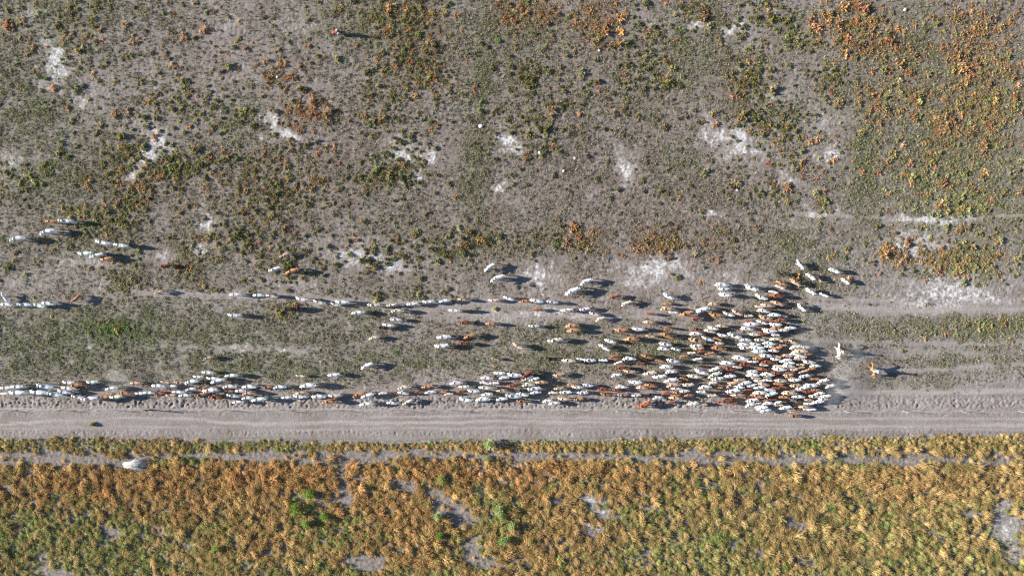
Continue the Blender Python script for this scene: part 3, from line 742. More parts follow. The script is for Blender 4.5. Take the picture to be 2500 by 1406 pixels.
COW = [cow_mesh('cow', 0, .0, 1), cow_mesh('cow', .28, .05, -1, horns=True), cow_mesh('cow', -.28, .0, .6), cow_mesh('cow', .08, -.5, -.7), cow_mesh('cow', -.12, .25, .9, hump=1.35, horns=True), cow_mesh('cow', .15, .15, -.4, hump=.8)]
CALF = [cow_mesh('calf', 0, .2, 1, hump=0, calf=True), cow_mesh('calf', .2, .1, -1, hump=0, calf=True), cow_mesh('calf', -.2, .3, .5, hump=.4, calf=True)]
HIDE = {'w': (.80, .775, .735), 'c': (.68, .585, .465), 't': (.55, .36, .23), 'o': (.43, .20, .085), 'r': (.26, .072, .032), 'd': (.035, .027, .022)}
HUE = {'w': 'white', 'c': 'cream', 't': 'tan', 'o': 'orange brown', 'r': 'red brown', 'd': 'dark brown'}
CATTLE = """111,540,139,541,o 142,539,178,541,w 97,569,134,562,w 23,584,62,581,w 232,590,270,595,w 276,596,312,601,w 190,621,225,618,w 220,628,252,620,w 244,635,273,630,o 386,651,413,647,r 377,717,400,710,t 173,741,193,721,o 4,715,17,736,w 0,742,31,744,w 42,743,77,745,w 79,743,110,748,w 100,739,131,742,w
683,628,705,618,t 656,662,685,653,w 697,666,729,657,o 559,719,591,719,w 617,720,645,721,w 649,720,678,725,c 722,729,753,732,w 764,735,795,741,c 818,738,853,738,w 807,741,831,746,c 686,755,720,754,d 718,752,744,753,d 556,770,589,770,w 858,764,890,762,w 897,745,928,745,c 944,747,969,743,c 955,758,986,759,c 953,780,980,781,w 934,792,962,795,w 917,799,946,801,d 900,826,926,823,c 496,876,521,872,t 993,743,1021,741,w
1032,738,1061,736,w 1072,736,1099,733,w 1117,730,1143,733,t 1192,734,1218,733,c 1229,724,1255,732,w 1268,735,1295,735,o 1294,732,1326,737,w 1335,736,1363,739,w 1182,662,1207,644,w 1197,684,1232,673,w 1416,692,1447,682,w 1379,718,1416,703,w 1095,757,1124,759,w 1128,759,1152,759,d 1300,757,1323,755,r 1370,758,1400,756,w 1415,757,1441,753,w 1438,763,1463,769,c 1454,782,1478,775,c 1120,787,1147,788,r 1185,790,1213,791,o 1291,796,1317,796,w 1380,796,1413,794,t 1384,808,1417,806,o 1337,833,1374,829,c 1066,824,1101,822,w 1132,824,1163,817,o 1061,847,1096,843,w 1116,838,1147,840,r 1251,840,1281,851,t 1200,874,1220,878,t 1330,875,1360,877,d 1372,879,1405,882,c 1408,875,1430,878,w 1424,879,1455,880,w 1460,879,1484,880,w
0,947,31,947,w 27,943,58,944,w -2,961,20,960,w 21,960,63,959,w 68,957,114,959,w 90,940,130,946,w 153,934,183,934,w 168,941,201,939,o 149,945,185,949,w 140,954,172,959,w 115,959,153,965,w 175,966,205,971,w 198,975,239,972,w 211,934,240,932,w 240,969,270,968,o 257,950,287,946,w 267,971,300,967,c 289,958,320,960,o 329,960,355,960,w 350,957,378,959,w 318,935,343,935,t 377,965,404,960,r 395,950,417,951,r 369,941,402,942,w 406,943,430,942,w 393,932,415,934,t 425,933,450,934,t 451,933,483,930,w 471,920,496,920,w 493,908,521,910,w 420,956,449,957,w 405,965,429,964,t 453,951,478,948,w 436,964,466,965,w 475,966,507,961,o 484,953,508,946,r 494,954,531,952,w
504,924,534,924,w 513,934,548,926,w 549,917,580,916,w 544,943,577,943,w 547,953,571,955,o 508,961,526,959,r 509,969,543,971,r 573,954,601,954,w 592,960,621,959,t 554,964,583,968,w 590,972,618,970,w 613,977,650,973,w 566,982,594,981,w 591,943,625,944,w 639,946,665,945,o 667,945,699,944,w 687,971,712,970,w 715,967,749,969,w 721,960,749,958,t 723,917,745,918,c 732,942,772,940,w 531,959,547,960,c 800,916,830,914,w 881,899,910,887,w 760,968,795,968,w 801,967,833,965,c 804,974,822,972,o 787,980,820,981,o 861,966,893,960,o 881,969,912,962,w 924,960,947,959,c 961,957,979,963,r 971,957,998,961,w 971,947,1003,944,c 877,987,912,985,w 944,982,969,985,w 983,987,1008,976,c
1029,945,1058,943,o 1013,957,1033,958,r 1037,958,1065,956,w 1072,957,1091,957,o 1085,962,1107,961,c 1114,956,1139,955,r 1142,955,1171,956,w 1098,935,1130,934,w 1120,944,1146,944,w 1174,921,1203,923,w 1205,911,1234,911,w 1218,923,1243,921,w 1238,915,1274,917,w 1172,932,1195,937,w 1195,935,1219,935,w 1169,945,1201,948,c 1212,954,1239,953,t 1237,942,1264,940,r 1175,963,1203,962,w 1121,974,1153,978,w 1161,975,1197,974,w 1210,976,1239,973,w 1234,965,1271,969,w 1271,924,1299,906,r 1275,928,1301,918,w 1291,929,1317,923,w 1307,933,1337,933,t 1275,939,1306,939,c 1288,950,1321,948,w 1259,953,1289,955,d 1294,959,1321,957,w 1260,959,1290,965,w 1261,979,1287,980,o 1324,980,1350,978,w 1339,985,1367,983,w 1361,974,1392,975,t 1400,976,1425,974,o 1351,918,1379,913,t 1385,938,1409,940,o 1396,945,1423,946,w 1423,939,1448,942,w 1352,949,1378,948,t 1339,958,1363,959,c 1366,958,1396,958,w 1409,959,1437,959,w 1459,950,1487,951,r 1465,962,1497,965,o
1486,729,1511,721,r 1516,745,1543,736,c 1619,717,1645,729,w 1621,742,1640,742,o 1612,753,1646,754,t 1632,761,1655,763,w 1658,769,1694,762,o 1576,765,1599,768,r 1571,786,1599,787,t 1500,807,1534,806,o 1543,803,1574,805,w 1623,799,1644,803,r 1684,781,1708,776,r 1577,820,1599,822,t 1612,813,1644,824,o 1523,828,1560,828,o 1476,829,1504,836,w 1462,840,1489,855,w 1609,838,1639,842,w 1606,849,1634,853,w 1638,850,1662,855,w 1488,874,1511,867,r 1505,878,1520,879,r 1520,874,1552,876,w 1499,889,1520,882,w 1566,866,1595,874,o 1559,874,1581,878,d 1542,887,1556,883,d 1555,886,1575,887,r 1601,878,1620,882,o 1627,879,1658,883,w 1659,871,1681,869,o 1680,862,1699,861,w 1612,896,1642,895,w 1501,898,1530,899,r 1522,906,1553,908,t 1492,917,1518,914,w 1570,913,1603,910,c 1624,908,1652,907,w 1593,922,1627,918,w 1621,930,1656,926,w 1659,921,1681,928,o 1535,933,1568,934,w 1678,916,1712,921,c
1503,944,1530,945,w 1573,938,1604,943,o 1554,946,1581,947,t 1627,942,1661,939,t 1665,941,1695,939,c 1639,948,1665,949,w 1658,955,1684,954,w 1607,949,1633,950,d 1643,958,1668,959,o 1616,960,1638,961,r 1637,968,1661,965,o 1634,970,1664,973,t 1670,965,1695,965,o 1493,950,1519,953,r 1507,964,1535,964,t 1541,965,1566,965,w 1579,963,1601,963,d 1594,971,1619,970,w 1555,995,1587,986,r 1569,985,1588,978,o 1604,988,1618,987,d 1633,983,1650,982,r 1678,986,1706,985,w
1746,693,1779,696,w 1753,705,1781,706,w 1755,717,1787,722,w 1818,697,1852,708,w 1831,724,1853,731,d 1843,721,1874,730,w 1729,741,1755,743,t 1698,761,1733,752,w 1731,768,1767,771,o 1765,764,1793,771,w 1786,758,1813,769,t 1815,771,1839,771,c 1833,761,1853,763,d 1849,756,1878,761,w 1843,747,1865,750,c 1857,743,1889,748,t
1853,773,1885,778,t 1847,783,1875,791,c 1818,785,1838,785,r 1817,791,1853,792,w 1808,800,1838,804,w 1749,795,1777,797,t 1728,798,1754,804,w 1719,805,1747,811,c 1690,802,1715,808,r 1683,814,1714,815,w 1751,817,1777,820,w 1776,815,1811,824,w 1829,815,1855,818,c 1852,812,1874,815,r 1861,807,1897,809,w 1713,824,1743,832,w 1741,824,1763,831,o 1742,836,1767,839,c 1680,828,1722,834,t 1685,845,1714,844,w 1690,852,1719,850,t 1708,859,1723,857,r 1721,864,1745,861,o 1737,847,1771,853,o 1807,828,1833,830,w 1842,830,1868,830,c 1802,841,1829,841,w 1831,839,1857,842,w 1805,849,1833,850,c 1831,849,1866,850,w 1837,857,1870,858,w 1863,835,1893,840,w 1865,845,1890,847,w 1874,855,1902,857,w 1875,768,1906,769,w 1878,793,1909,793,w 1883,818,1904,818,w 1880,828,1907,828,c
1883,735,1915,745,t 1905,771,1922,772,w 1891,781,1921,781,r 1870,786,1887,787,r 1883,800,1910,800,o 1898,806,1926,806,c 1917,800,1944,801,w 1902,833,1927,830,t 1924,829,1948,839,t 1928,848,1958,846,w 1952,847,1977,848,w 1901,842,1921,843,t 1883,853,1910,848,o 1936,858,1971,857,t 1958,862,1984,865,o 1928,863,1951,866,w 1940,871,1969,871,w 1910,867,1934,870,t 1855,868,1885,870,w 1886,869,1909,872,t 1836,875,1865,875,o 1825,882,1852,883,w 1805,887,1840,891,r 1879,875,1905,878,w 1857,883,1890,885,r 1853,891,1876,892,c 1851,900,1878,903,r 1905,882,1933,878,w 1912,888,1941,886,w 1938,878,1957,877,t 1958,881,1990,886,c 1977,893,2003,893,w 1887,893,1910,894,c 1910,893,1941,895,c 1943,890,1965,890,c 1941,900,1965,896,t 1886,900,1920,903,w 1923,902,1948,903,c 1950,910,1973,904,t 1966,903,1992,899,o 1882,909,1910,911,r 1916,909,1940,909,r 1858,913,1891,915,w 1912,916,1937,915,c 1894,920,1914,922,d 1916,921,1939,922,o 1951,920,1978,917,w 1864,920,1884,922,t 1841,929,1866,931,w 1862,927,1886,929,w 1891,928,1921,931,c 1926,929,1956,927,w 1958,931,1982,929,d 1979,926,2001,925,o 1994,933,2024,927,w 1888,936,1912,938,o
1692,879,1715,875,w 1788,871,1826,877,w 1759,886,1793,887,w 1789,895,1811,897,c 1765,898,1796,903,r 1731,905,1757,899,w 1695,903,1728,912,w 1728,919,1762,910,c 1736,926,1767,923,w 1768,918,1797,918,w 1710,887,1731,887,d 1707,893,1725,898,d 1792,929,1821,927,t 1773,943,1805,931,t 1801,938,1834,933,w 1824,907,1850,907,w 1823,916,1854,916,w 1834,923,1857,923,t 1792,947,1818,945,w 1822,944,1848,938,w 1840,947,1868,945,w 1850,936,1879,940,t 1817,951,1838,951,r 1705,946,1737,944,w 1749,946,1765,946,o 1700,957,1724,957,w 1772,957,1807,954,w 1839,959,1873,959,w 1866,951,1893,953,w 1735,935,1751,934,c
1727,966,1751,965,c 1786,964,1817,964,t 1810,969,1838,969,r 1832,962,1867,970,o 1821,980,1851,975,w 1750,982,1769,980,r 1766,975,1788,973,r 1781,986,1802,984,r 1761,982,1783,981,r 1712,987,1727,987,t 1819,991,1845,986,w 1841,989,1858,982,w 1843,993,1865,991,w 1847,999,1875,994,w 1856,1003,1882,1000,w 1790,977,1805,976,d 1742,958,1761,957,d 1866,966,1898,959,w 1875,970,1892,968,r 1882,975,1898,975,r 1861,977,1876,977,o 1861,985,1888,984,w 1886,986,1910,981,w 1891,990,1912,988,t 1903,997,1933,994,w 1901,968,1928,970,o 1909,959,1945,960,t 1933,967,1964,969,w 1902,942,1923,946,r 1890,946,1905,948,r 1928,942,1956,941,t 1943,950,1973,946,w 1962,942,1996,942,w 1958,956,1985,955,r 1979,951,2005,952,o 1987,961,2013,959,w 2015,945,2039,940,w 1974,967,2000,968,c 2002,969,2029,966,w 1997,973,2022,975,c 1962,976,1987,977,t 1983,982,2012,980,w 1962,985,1987,986,w 1935,975,1962,980,d 1936,987,1960,986,d 1951,993,1978,994,t 1962,998,1980,1001,w 1971,999,1993,999,w 1935,999,1958,1000,r 1925,1015,1951,1016,o
1944,636,1963,656,w 1896,665,1915,675,d 1908,663,1927,673,d 1969,667,1992,682,w 1990,675,2007,688,t 2024,655,2052,665,w 2054,679,2075,692,w 1931,682,1956,698,t 1896,687,1922,695,o 1893,696,1916,704,c 1968,704,1992,718,w 2001,716,2023,724,w 1877,710,1900,715,w 1880,720,1912,724,r 1946,742,1967,759,w"""


def herd_zone(x, y):
    if y > 1008: return 'alone on the dirt road'
    if x < 1485:
        if y < 700 or (x < 460 and y < 760):
            return 'among the strays near the left edge' if x < 460 else 'straying above the upper single file' if x < 1100 else 'grazing above the upper file near the centre'
        if y < 772:
            return 'in the upper single file, left half' if x < 1000 else 'in the upper single file, right half'
        if y < 890: return 'walking between the two files'
        seg = ['by the left edge', 'left of the strainer post', 'right of the strainer post', 'left of centre', 'just left of centre', 'at the centre', 'just right of centre', 'right of centre']
        return 'in the fence-side column, ' + seg[min(7, max(0, int((x + 5) // 187)))]
    rows = ['top fringe', 'second row', 'third row', 'fourth row', 'fifth row', 'sixth row', 'fence row']
    r = 0 if y < 740 else 1 if y < 790 else 2 if y < 832 else 3 if y < 870 else 4 if y < 910 else 5 if y < 952 else 6
    c = 'loose left part' if x < 1690 else 'middle' if x < 1850 else 'dense right end'
    return 'in the mob, %s, %s' % (rows[r], c)


herd = []
for t in CATTLE.split():
    hx, hy, tx, ty, c = t.split(',')
    hx, hy, tx, ty = float(hx), float(hy), float(tx), float(ty)
    ln = math.hypot(hx - tx, hy - ty)
    herd.append([hx, hy, tx, ty, c, ln, ln < 24.5, herd_zone((hx + tx) / 2, (hy + ty) / 2)])
cnt = {}
for h in sorted(herd, key=lambda h: h[0] + h[2]):
    key = (h[7], h[4], h[6]); cnt.setdefault(key, []).append(h)
rc = random.Random(3)
for (zone, c, calf), L_ in cnt.items():
    for i, h in enumerate(L_):
        hx, hy, tx, ty, _, ln, _, _ = h
        s = max(.62, min(1.22, (ln + 1.0) / S / 2.3 * .99))
        zz = 1.15 * s
        (ax, ay), (bx_, by_) = W(hx, hy, zz), W(tx, ty, zz)
        ang = math.atan2(ay - by_, ax - bx_)
        me = rc.choice(CALF if calf else COW)
        o = link('calf' if calf else 'cow', me)
        ux, uy = math.cos(ang), math.sin(ang)
        cx, cy = bx_ + ux * 1.03 * s, by_ + uy * 1.03 * s            # the mesh's rump is 1.03 m behind its origin
        o.location = (cx, cy, float(soil_height(np.array([cx]), np.array([cy]))[0]) * .4)
        o.rotation_euler = (0, 0, ang)
        o.scale = (s, s * rc.uniform(1.06, 1.24), s * (1.07 if not calf else 1.1))
        k = math.exp(rc.gauss(0, .05 if c in 'wc' else .16))
        col = [min(.86, v * k * math.exp(rc.gauss(0, .03))) for v in HIDE[c]]
        o.color = (*col, 1)
        kind = 'calf' if calf else 'cow'
        lab = '%s %s %s' % (HUE[c], kind, zone) if len(L_) == 1 else '%s %s %s from left %s' % (HUE[c], kind, ORD[i], zone)
        tag(o, lab, kind, 'calves walking with the mob' if calf else 'cows of the driven mob')


# ------------------------------------------------------------------ fence
m_post = simple_mat('grey_steel_post', (.42, .47, .47), .6, .15, 6, .2)
m_wood = simple_mat('dark_timber', (.09, .07, .055), .85, .3, 8)
m_wire = simple_mat('wire', (.35, .35, .34), .5, .1, 5, .6)
fx, fy = W(1250, 1000.5)
fence = empty('fence', (fx, fy, 0))
tag(fence, 'wire fence on thin pale posts along the upper edge of the road', 'fence')
POSTS = [-120, 12, 146, 278, 411, 550, 685, 823, 968, 1103, 1236, 1376, 1504, 1648, 1783, 1922, 2062, 2205, 2346, 2486, 2626]


def fence_y(px): return 1000.5 + 2.8 * sstep(1200, 2500, np.array(float(px)))


V, F = [], []
for a in (0, 2.09, 4.19):      # star picket: three flanges
    b = len(V); d = Vector((math.cos(a), math.sin(a), 0)) * .038; s = Vector((-math.sin(a), math.cos(a), 0)) * .007
    for z in (-.2, 1.42):
        for q in (-s, s, d + s, d - s): V.append(q + Vector((0, 0, z)))
    for f in ((0, 1, 5, 4), (1, 2, 6, 5), (2, 3, 7, 6), (3, 0, 4, 7), (4, 5, 6, 7)): F.append(tuple(b + i for i in f))
post_me = mesh_from('post', V, F, m_post)
for px in POSTS:
    X, Y = W(px, float(fence_y(px)))
    o = link('post', post_me, fence, (X - fx, Y - fy, 0)); o.rotation_euler = (rc.uniform(-.02, .02), rc.uniform(-.03, .03), rc.uniform(0, 6))
V, F = [], []
tube(V, F, [(0, 0, -.2), (.01, 0, .8), (0, .01, 1.62)], [.11, .10, .095], 8)
strainer = link('strainer_post', mesh_from('strainer_post', V, F, m_wood, True), fence); X, Y = W(368, 999.5); strainer.location = (X - fx, Y - fy, 0)
V, F = [], []
tube(V, F, [(0, 0, 1.15), (-1.5, -.02, .05)], [.06, .06], 7)
link('brace', mesh_from('brace', V, F, m_wood, True), strainer)
for z in (.35, .65, .95, 1.28):
    V, F = [], []
    pts = []
    for a, b in zip(POSTS[:-1], POSTS[1:]):
        for t in (0, .5):
            px = a + (b - a) * t; X, Y = W(px, float(fence_y(px))); pts.append((X - fx, Y - fy + .04, z - (.03 if t else 0)))
    X, Y = W(POSTS[-1], float(fence_y(POSTS[-1]))); pts.append((X - fx, Y - fy + .04, z))
    tube(V, F, pts, [.004] * len(pts), 4)
    link('wire', mesh_from('wire', V, F, m_wire), fence)


# ------------------------------------------------------------------ horses, riders, motorbike
def person_parts(name, label, loc, rz, shirt_col, trouser_col, hat, hat_col, seat, lean=.12, reach=.42, spread=.31, knee=.42, group=None):
    """a seated rider facing +X; seat = height of the pelvis; one continuous body, clothes and hat as its parts"""
    root_m = simple_mat('skin', (.36, .21, .14), .6, .1)
    J, E = [], []

    def j(x, y, z, r, par=None):
        J.append((x, y, z, r))
        if par is not None: E.append((par, len(J) - 1))
        return len(J) - 1
    lx = math.sin(lean)
    pel = j(0, 0, seat, .145); wa = j(lx * .25, 0, seat + .22, .135, pel); ch = j(lx * .5, 0, seat + .42, .155, wa); nk = j(lx * .62, 0, seat + .60, .06, ch)
    hd0 = j(lx * .66 + .01, 0, seat + .68, .085, nk); hd1 = j(lx * .68 + .02, 0, seat + .77, .098, hd0); j(lx * .68 + .01, 0, seat + .85, .07, hd1)
    j(lx * .68 + .125, 0, seat + .745, .016, hd1)                    # nose
    idx = {}
    for s in (-1, 1):
        j(lx * .68 + .0, .095 * s, seat + .755, .02, hd1)              # ears
        sh = j(lx * .5, .19 * s, seat + .50, .07, ch); el = j(lx * .4 + .05, (.215 + spread * .08) * s, seat + .24, .05, sh)
        wr = j(reach - .06, .10 * s, seat + .16, .033, el); pa = j(reach + .02, .075 * s, seat + .15, .038, wr)
        for q, (dy, l) in enumerate(((-.03, .055), (-.01, .065), (.012, .06), (.032, .045))):
            k1 = j(reach + .05, J[pa][1] + dy, seat + .185, .010, pa); k2 = j(reach + .05 + l * .6, J[pa][1] + dy, seat + .165, .009, k1); j(reach + .04 + l * .7, J[pa][1] + dy, seat + .135, .008, k2)
        th = j(reach - .02, J[pa][1] - .045 * s, seat + .18, .011, wr); j(reach + .025, J[pa][1] - .05 * s, seat + .16, .009, th)
        hp = j(.06, .12 * s, seat - .04, .10, pel); kn = j(.36, spread * s, seat - .22, .068, hp); an = j(.36 - .12, (spread + .02) * s, seat - .22 - knee, .045, kn); j(.36 + .06, (spread + .04) * s, seat - .27 - knee, .04, an)
        idx[s] = (sh, el, wr, hp, kn, an)
    body = link('person', skin_mesh('person_body', J, E, root_m, root=0, sub=1), None, loc)
    body.rotation_euler = (0, 0, rz)
    tag(body, label, 'person', group)
    g = lambda i, k=1.18, a=.012: (*J[i][:3], J[i][3] * k + a)
    SJ = [g(pel), g(wa), g(ch, 1.12), (J[nk][0], 0, J[nk][2] - .05, .075)]; SE = [(0, 1), (1, 2), (2, 3)]
    for s in (-1, 1):
        sh, el, wr = idx[s][:3]; b = len(SJ)
        SJ += [g(sh), g(el, 1.2), (*(Vector(J[wr][:3]) * .9 + Vector(J[el][:3]) * .1), J[wr][3] * 1.35)]
        SE += [(2, b), (b, b + 1), (b + 1, b + 2)]
    link('shirt', skin_mesh('shirt', SJ, SE, simple_mat('shirt', shirt_col, .8, .1), 0, 1), body)
    SJ = [(0, 0, seat - .02, .165)]; SE = []
    for s in (-1, 1):
        hp, kn, an = idx[s][3:]; b = len(SJ)
        SJ += [g(hp, 1.1, .015), g(kn, 1.1, .012), g(an, 1.15, .012)]; SE += [(0, b), (b, b + 1), (b + 1, b + 2)]
    link('trousers', skin_mesh('trousers', SJ, SE, simple_mat('trousers', trouser_col, .85, .15), 0, 1), body)
    bm = bmesh.new(); hx, hz = lx * .68 + .01, seat + .80
    prof = [(.0, .135), (.06, .13), (.085, .10), (.10, .03), (.12, .005), (.20, .0), (.235, .025)] if hat == 'hat' else [(.0, .14), (.07, .125), (.115, .07), (.135, .0), (.135, -.08), (.12, -.13)]
    rings = []
    for r_, z_ in prof:
        rings.append([bm.verts.new((hx + math.cos(a) * r_ * 1.08, math.sin(a) * r_, hz + z_ + (.03 * abs(math.sin(a)) if (hat == 'hat' and r_ > .19) else 0))) for a in [2 * math.pi * k / 14 for k in range(14)]] if r_ > 0 else [bm.verts.new((hx, 0, hz + z_))])
    for a, b in zip(rings[:-1], rings[1:]):
        for k in range(14):
            if len(a) == 1: bm.faces.new((a[0], b[k], b[(k + 1) % 14]))
            else: bm.faces.new((a[k], b[k], b[(k + 1) % 14], a[(k + 1) % 14]))
    me = bpy.data.meshes.new('hat'); bm.to_mesh(me); bm.free(); me.materials.append(simple_mat('hat', hat_col, .7, .1))
    me.polygons.foreach_set('use_smooth', [True] * len(me.polygons))
    link('hat' if hat == 'hat' else 'helmet', me, body)
    return body


def horse(loc, rz, coat, mane, label, saddle_col):
    J, E = [], []

    def j(x, y, z, r, par=None):
        J.append((x, y, z, r))
        if par is not None: E.append((par, len(J) - 1))
        return len(J) - 1
    be = j(-.05, 0, 1.10, .345); lo = j(-.42, 0, 1.18, .315, be); cr = j(-.72, 0, 1.2, .30, lo); dk = j(-.92, 0, 1.2, .14, cr)
    ch = j(.30, 0, 1.14, .285, be); sh = j(.52, 0, 1.2, .24, ch); n1 = j(.74, .01, 1.36, .165, sh); n2 = j(.95, .03, 1.54, .125, n1); po = j(1.12, .05, 1.66, .105, n2); fa = j(1.30, .06, 1.50, .095, po); no_ = j(1.46, .07, 1.32, .068, fa)
    for s in (-1, 1):
        j(1.10, .05 + .07 * s, 1.82, .022, po)
        a = j(.42, .15 * s, .82, .105, ch); b = j(.44 + .14 * s, .15 * s, .50, .062, a); c = j(.44 + .16 * s, .15 * s, .16, .043, b); j(.50 + .16 * s, .15 * s, .045, .06, c)
        a = j(-.66, .16 * s, .86, .15, cr); b = j(-.86 - .10 * s, .16 * s, .54, .065, a); c = j(-.80 - .14 * s, .15 * s, .16, .043, b); j(-.74 - .14 * s, .15 * s, .045, .06, c)
    m_c = simple_mat('horse_coat', coat, .6, .22, 2.5); m_m = simple_mat('horse_hair', mane, .8, .25, 14)
    o = link('horse', skin_mesh('horse_body', J, E, m_c, 0, 1), None, loc); o.rotation_euler = (0, 0, rz)
    tag(o, label, 'horse')
    link('tail', skin_mesh('tail', [(-.95, 0, 1.28, .05), (-1.10, .02, 1.18, .06), (-1.17, .05, .85, .075), (-1.16, .06, .5, .04)], [(0, 1), (1, 2), (2, 3)], m_m, 0, 1), o)
    V, F = [], []
    for k in range(26):
        t = k / 25; p = Vector((.56, 0, 1.42)).lerp(Vector((1.12, .05, 1.77)), t)
        tube(V, F, [p, p + Vector((-.05, .09, .02)), p + Vector((-.07, .17, -.14))], [.025, .03, .008], 4)
    link('mane', mesh_from('mane', V, F, m_m, True), o)
    V, F = [], []                                                       # saddle: curved seat strips, pommel, cantle and flaps
    n = 9
    for i, xx in enumerate((-.34, -.22, -.08, .08, .2)):
        top = (.17, .06, .02, .04, .14)[i]
        for k in range(n):
            a = math.radians(-100 + 200 * k / (n - 1)); rr_ = .325 - .02 * (i in (0, 4))
            V.append((xx, math.sin(a) * rr_, 1.13 + math.cos(a) * rr_ + top * max(0, math.cos(a * 1.6))))
    for i in range(4):
        for k in range(n - 1):
            a = i * n + k; F.append((a, a + 1, a + n + 1, a + n))
    sd = link('saddle', mesh_from('saddle', V, F, simple_mat('saddle_leather', saddle_col, .5, .2), True), o)
    V, F = [], []
    for s in (-1, 1): tube(V, F, [(.05, .32 * s, 1.15), (.12, .36 * s, .85), (.16, .37 * s, .62)], [.018] * 3, 5); box(V, F, (.18, .37 * s, .60), (.07, .05, .012))
    link('stirrups', mesh_from('stirrups', V, F, simple_mat('stirrup', (.12, .1, .09), .5, .1)), sd)
    return o


x, y = W(2049, 858, 1.2)
horse((x, y, 0), math.radians(96), (.72, .70, .66), (.62, .60, .55), 'white horse standing at the right of the mob, facing up the field', (.62, .58, .52))
person_parts('rider', 'person in white shirt and pale hat riding the white horse', (x - .02, y - .1, 0), math.radians(95), (.74, .74, .72), (.20, .21, .24), 'hat', (.72, .66, .55), 1.56)
x, y = W(2133, 905, 1.2)
horse((x, y, 0), math.radians(104), (.42, .175, .06), (.34, .15, .06), 'chestnut horse behind the mob, facing up the field', (.10, .05, .03))
person_parts('rider', 'person in mint green shirt and white hat riding the chestnut horse', (x + .02, y - .1, 0), math.radians(104), (.30, .66, .58), (.25, .28, .33), 'hat', (.80, .80, .78), 1.56)


def lathe(V, F, prof, n=18, axis='Y'):
    b = len(V)
    for r_, t in prof:
        for k in range(n):
            a = 2 * math.pi * k / n; V.append((math.cos(a) * r_, t, math.sin(a) * r_))
    for i in range(len(prof) - 1):
        for k in range(n):
            p = b + i * n + k; q = b + i * n + (k + 1) % n; F.append((p, q, q + n, p + n))


x, y = W(827, 80, .7)
bike = empty('motorbike', (x, y, 0), math.radians(178))
tag(bike, 'red farm motorbike ridden through the scrub near the top', 'motorbike')
m_red = simple_mat('red_plastic', (.62, .045, .05), .35, .08); m_blk = simple_mat('black_rubber', (.02, .02, .02), .7, .2); m_met = simple_mat('bike_metal', (.4, .4, .4), .35, .1, 8, .8)
for wx_ in (.70, -.68):
    V, F = [], []
    lathe(V, F, [(.25, -.05), (.33, -.055), (.36, -.03), (.37, 0), (.36, .03), (.33, .055), (.25, .05), (.25, -.05)])
    tyre = link('wheel', mesh_from('tyre', V, F, m_blk, True), bike, (wx_, 0, .37))
    V, F = [], []
    lathe(V, F, [(.25, -.03), (.235, 0), (.25, .03)]); lathe(V, F, [(.05, -.05), (.05, .05)], 8)
    for k in range(10):
        a = 2 * math.pi * k / 10; tube(V, F, [(0, 0, 0), (math.cos(a) * .245, 0, math.sin(a) * .245)], [.006, .006], 4)
    link('rim', mesh_from('rim', V, F, m_met), tyre)
V, F = [], []
for s in (-1, 1): tube(V, F, [(.70, .075 * s, .37), (.42, .075 * s, 1.02)], [.028, .028], 7)
link('fork', mesh_from('fork', V, F, m_met, True), bike)
V, F = [], []
tube(V, F, [(.36, -.40, 1.08), (.40, -.15, 1.05), (.43, 0, 1.02), (.40, .15, 1.05), (.36, .40, 1.08)], [.02] * 5, 7)
link('handlebar', mesh_from('handlebar', V, F, m_blk, True), bike)
V, F = [], []
for s in (-1, 1): tube(V, F, [(.42, .03 * s, .95), (.1, .11 * s, .80), (-.3, .11 * s, .78), (-.75, .1 * s, .86)], [.025] * 4, 6); tube(V, F, [(-.2, .1 * s, .45), (-.68, .09 * s, .37)], [.03] * 2, 6)
tube(V, F, [(.40, 0, .9), (.32, 0, .42), (-.2, 0, .42), (-.25, 0, .78)], [.028] * 4, 6)
link('frame', mesh_from('frame', V, F, m_blk, True), bike)
link('fuel_tank', skin_mesh('fuel_tank', [(.34, 0, .95, .13), (.18, 0, .97, .16), (-.02, 0, .92, .12)], [(0, 1), (1, 2)], m_red, 1, 2), bike)
link('seat', skin_mesh('seat', [(0, 0, .90, .09), (-.25, 0, .88, .12), (-.6, 0, .90, .12), (-.78, 0, .92, .08)], [(0, 1), (1, 2), (2, 3)], m_blk, 1, 2), bike)


def fender(pts, wdt):
    V, F = [], []
    for (a, b) in pts:
        for q, dz in ((-1, -.05), (-.6, 0), (0, .02), (.6, 0), (1, -.05)): V.append((a, q * wdt, b + dz))
    for i in range(len(pts) - 1):
        for k in range(4): F.append((i * 5 + k, i * 5 + k + 1, i * 5 + k + 6, i * 5 + k + 5))
    return mesh_from('fender', V, F, m_red, True)


link('fender', fender([(1.12, .66), (1.0, .78), (.8, .84), (.6, .86), (.42, .84)], .15), bike)
link('fender', fender([(-.45, .92), (-.7, .96), (-.95, .96), (-1.12, .88)], .16), bike)
V, F = [], []
box(V, F, (.1, 0, .52), (.16, .13, .14), 0, .85); tube(V, F, [(.12, 0, .6), (.16, 0, .8)], [.09, .08], 8); tube(V, F, [(.25, .1, .6), (.3, .15, .4), (-.2, .17, .42), (-.75, .18, .62)], [.025, .028, .03, .05], 7)
link('engine', mesh_from('engine', V, F, m_met), bike)
person_parts('rider', 'person in navy jacket and white helmet riding the red motorbike', (x + .12, y + .02, 0), math.radians(178), (.04, .055, .10), (.45, .52, .58), 'helmet', (.82, .80, .84), .98, lean=.25, reach=.5, spread=.25, knee=.38)

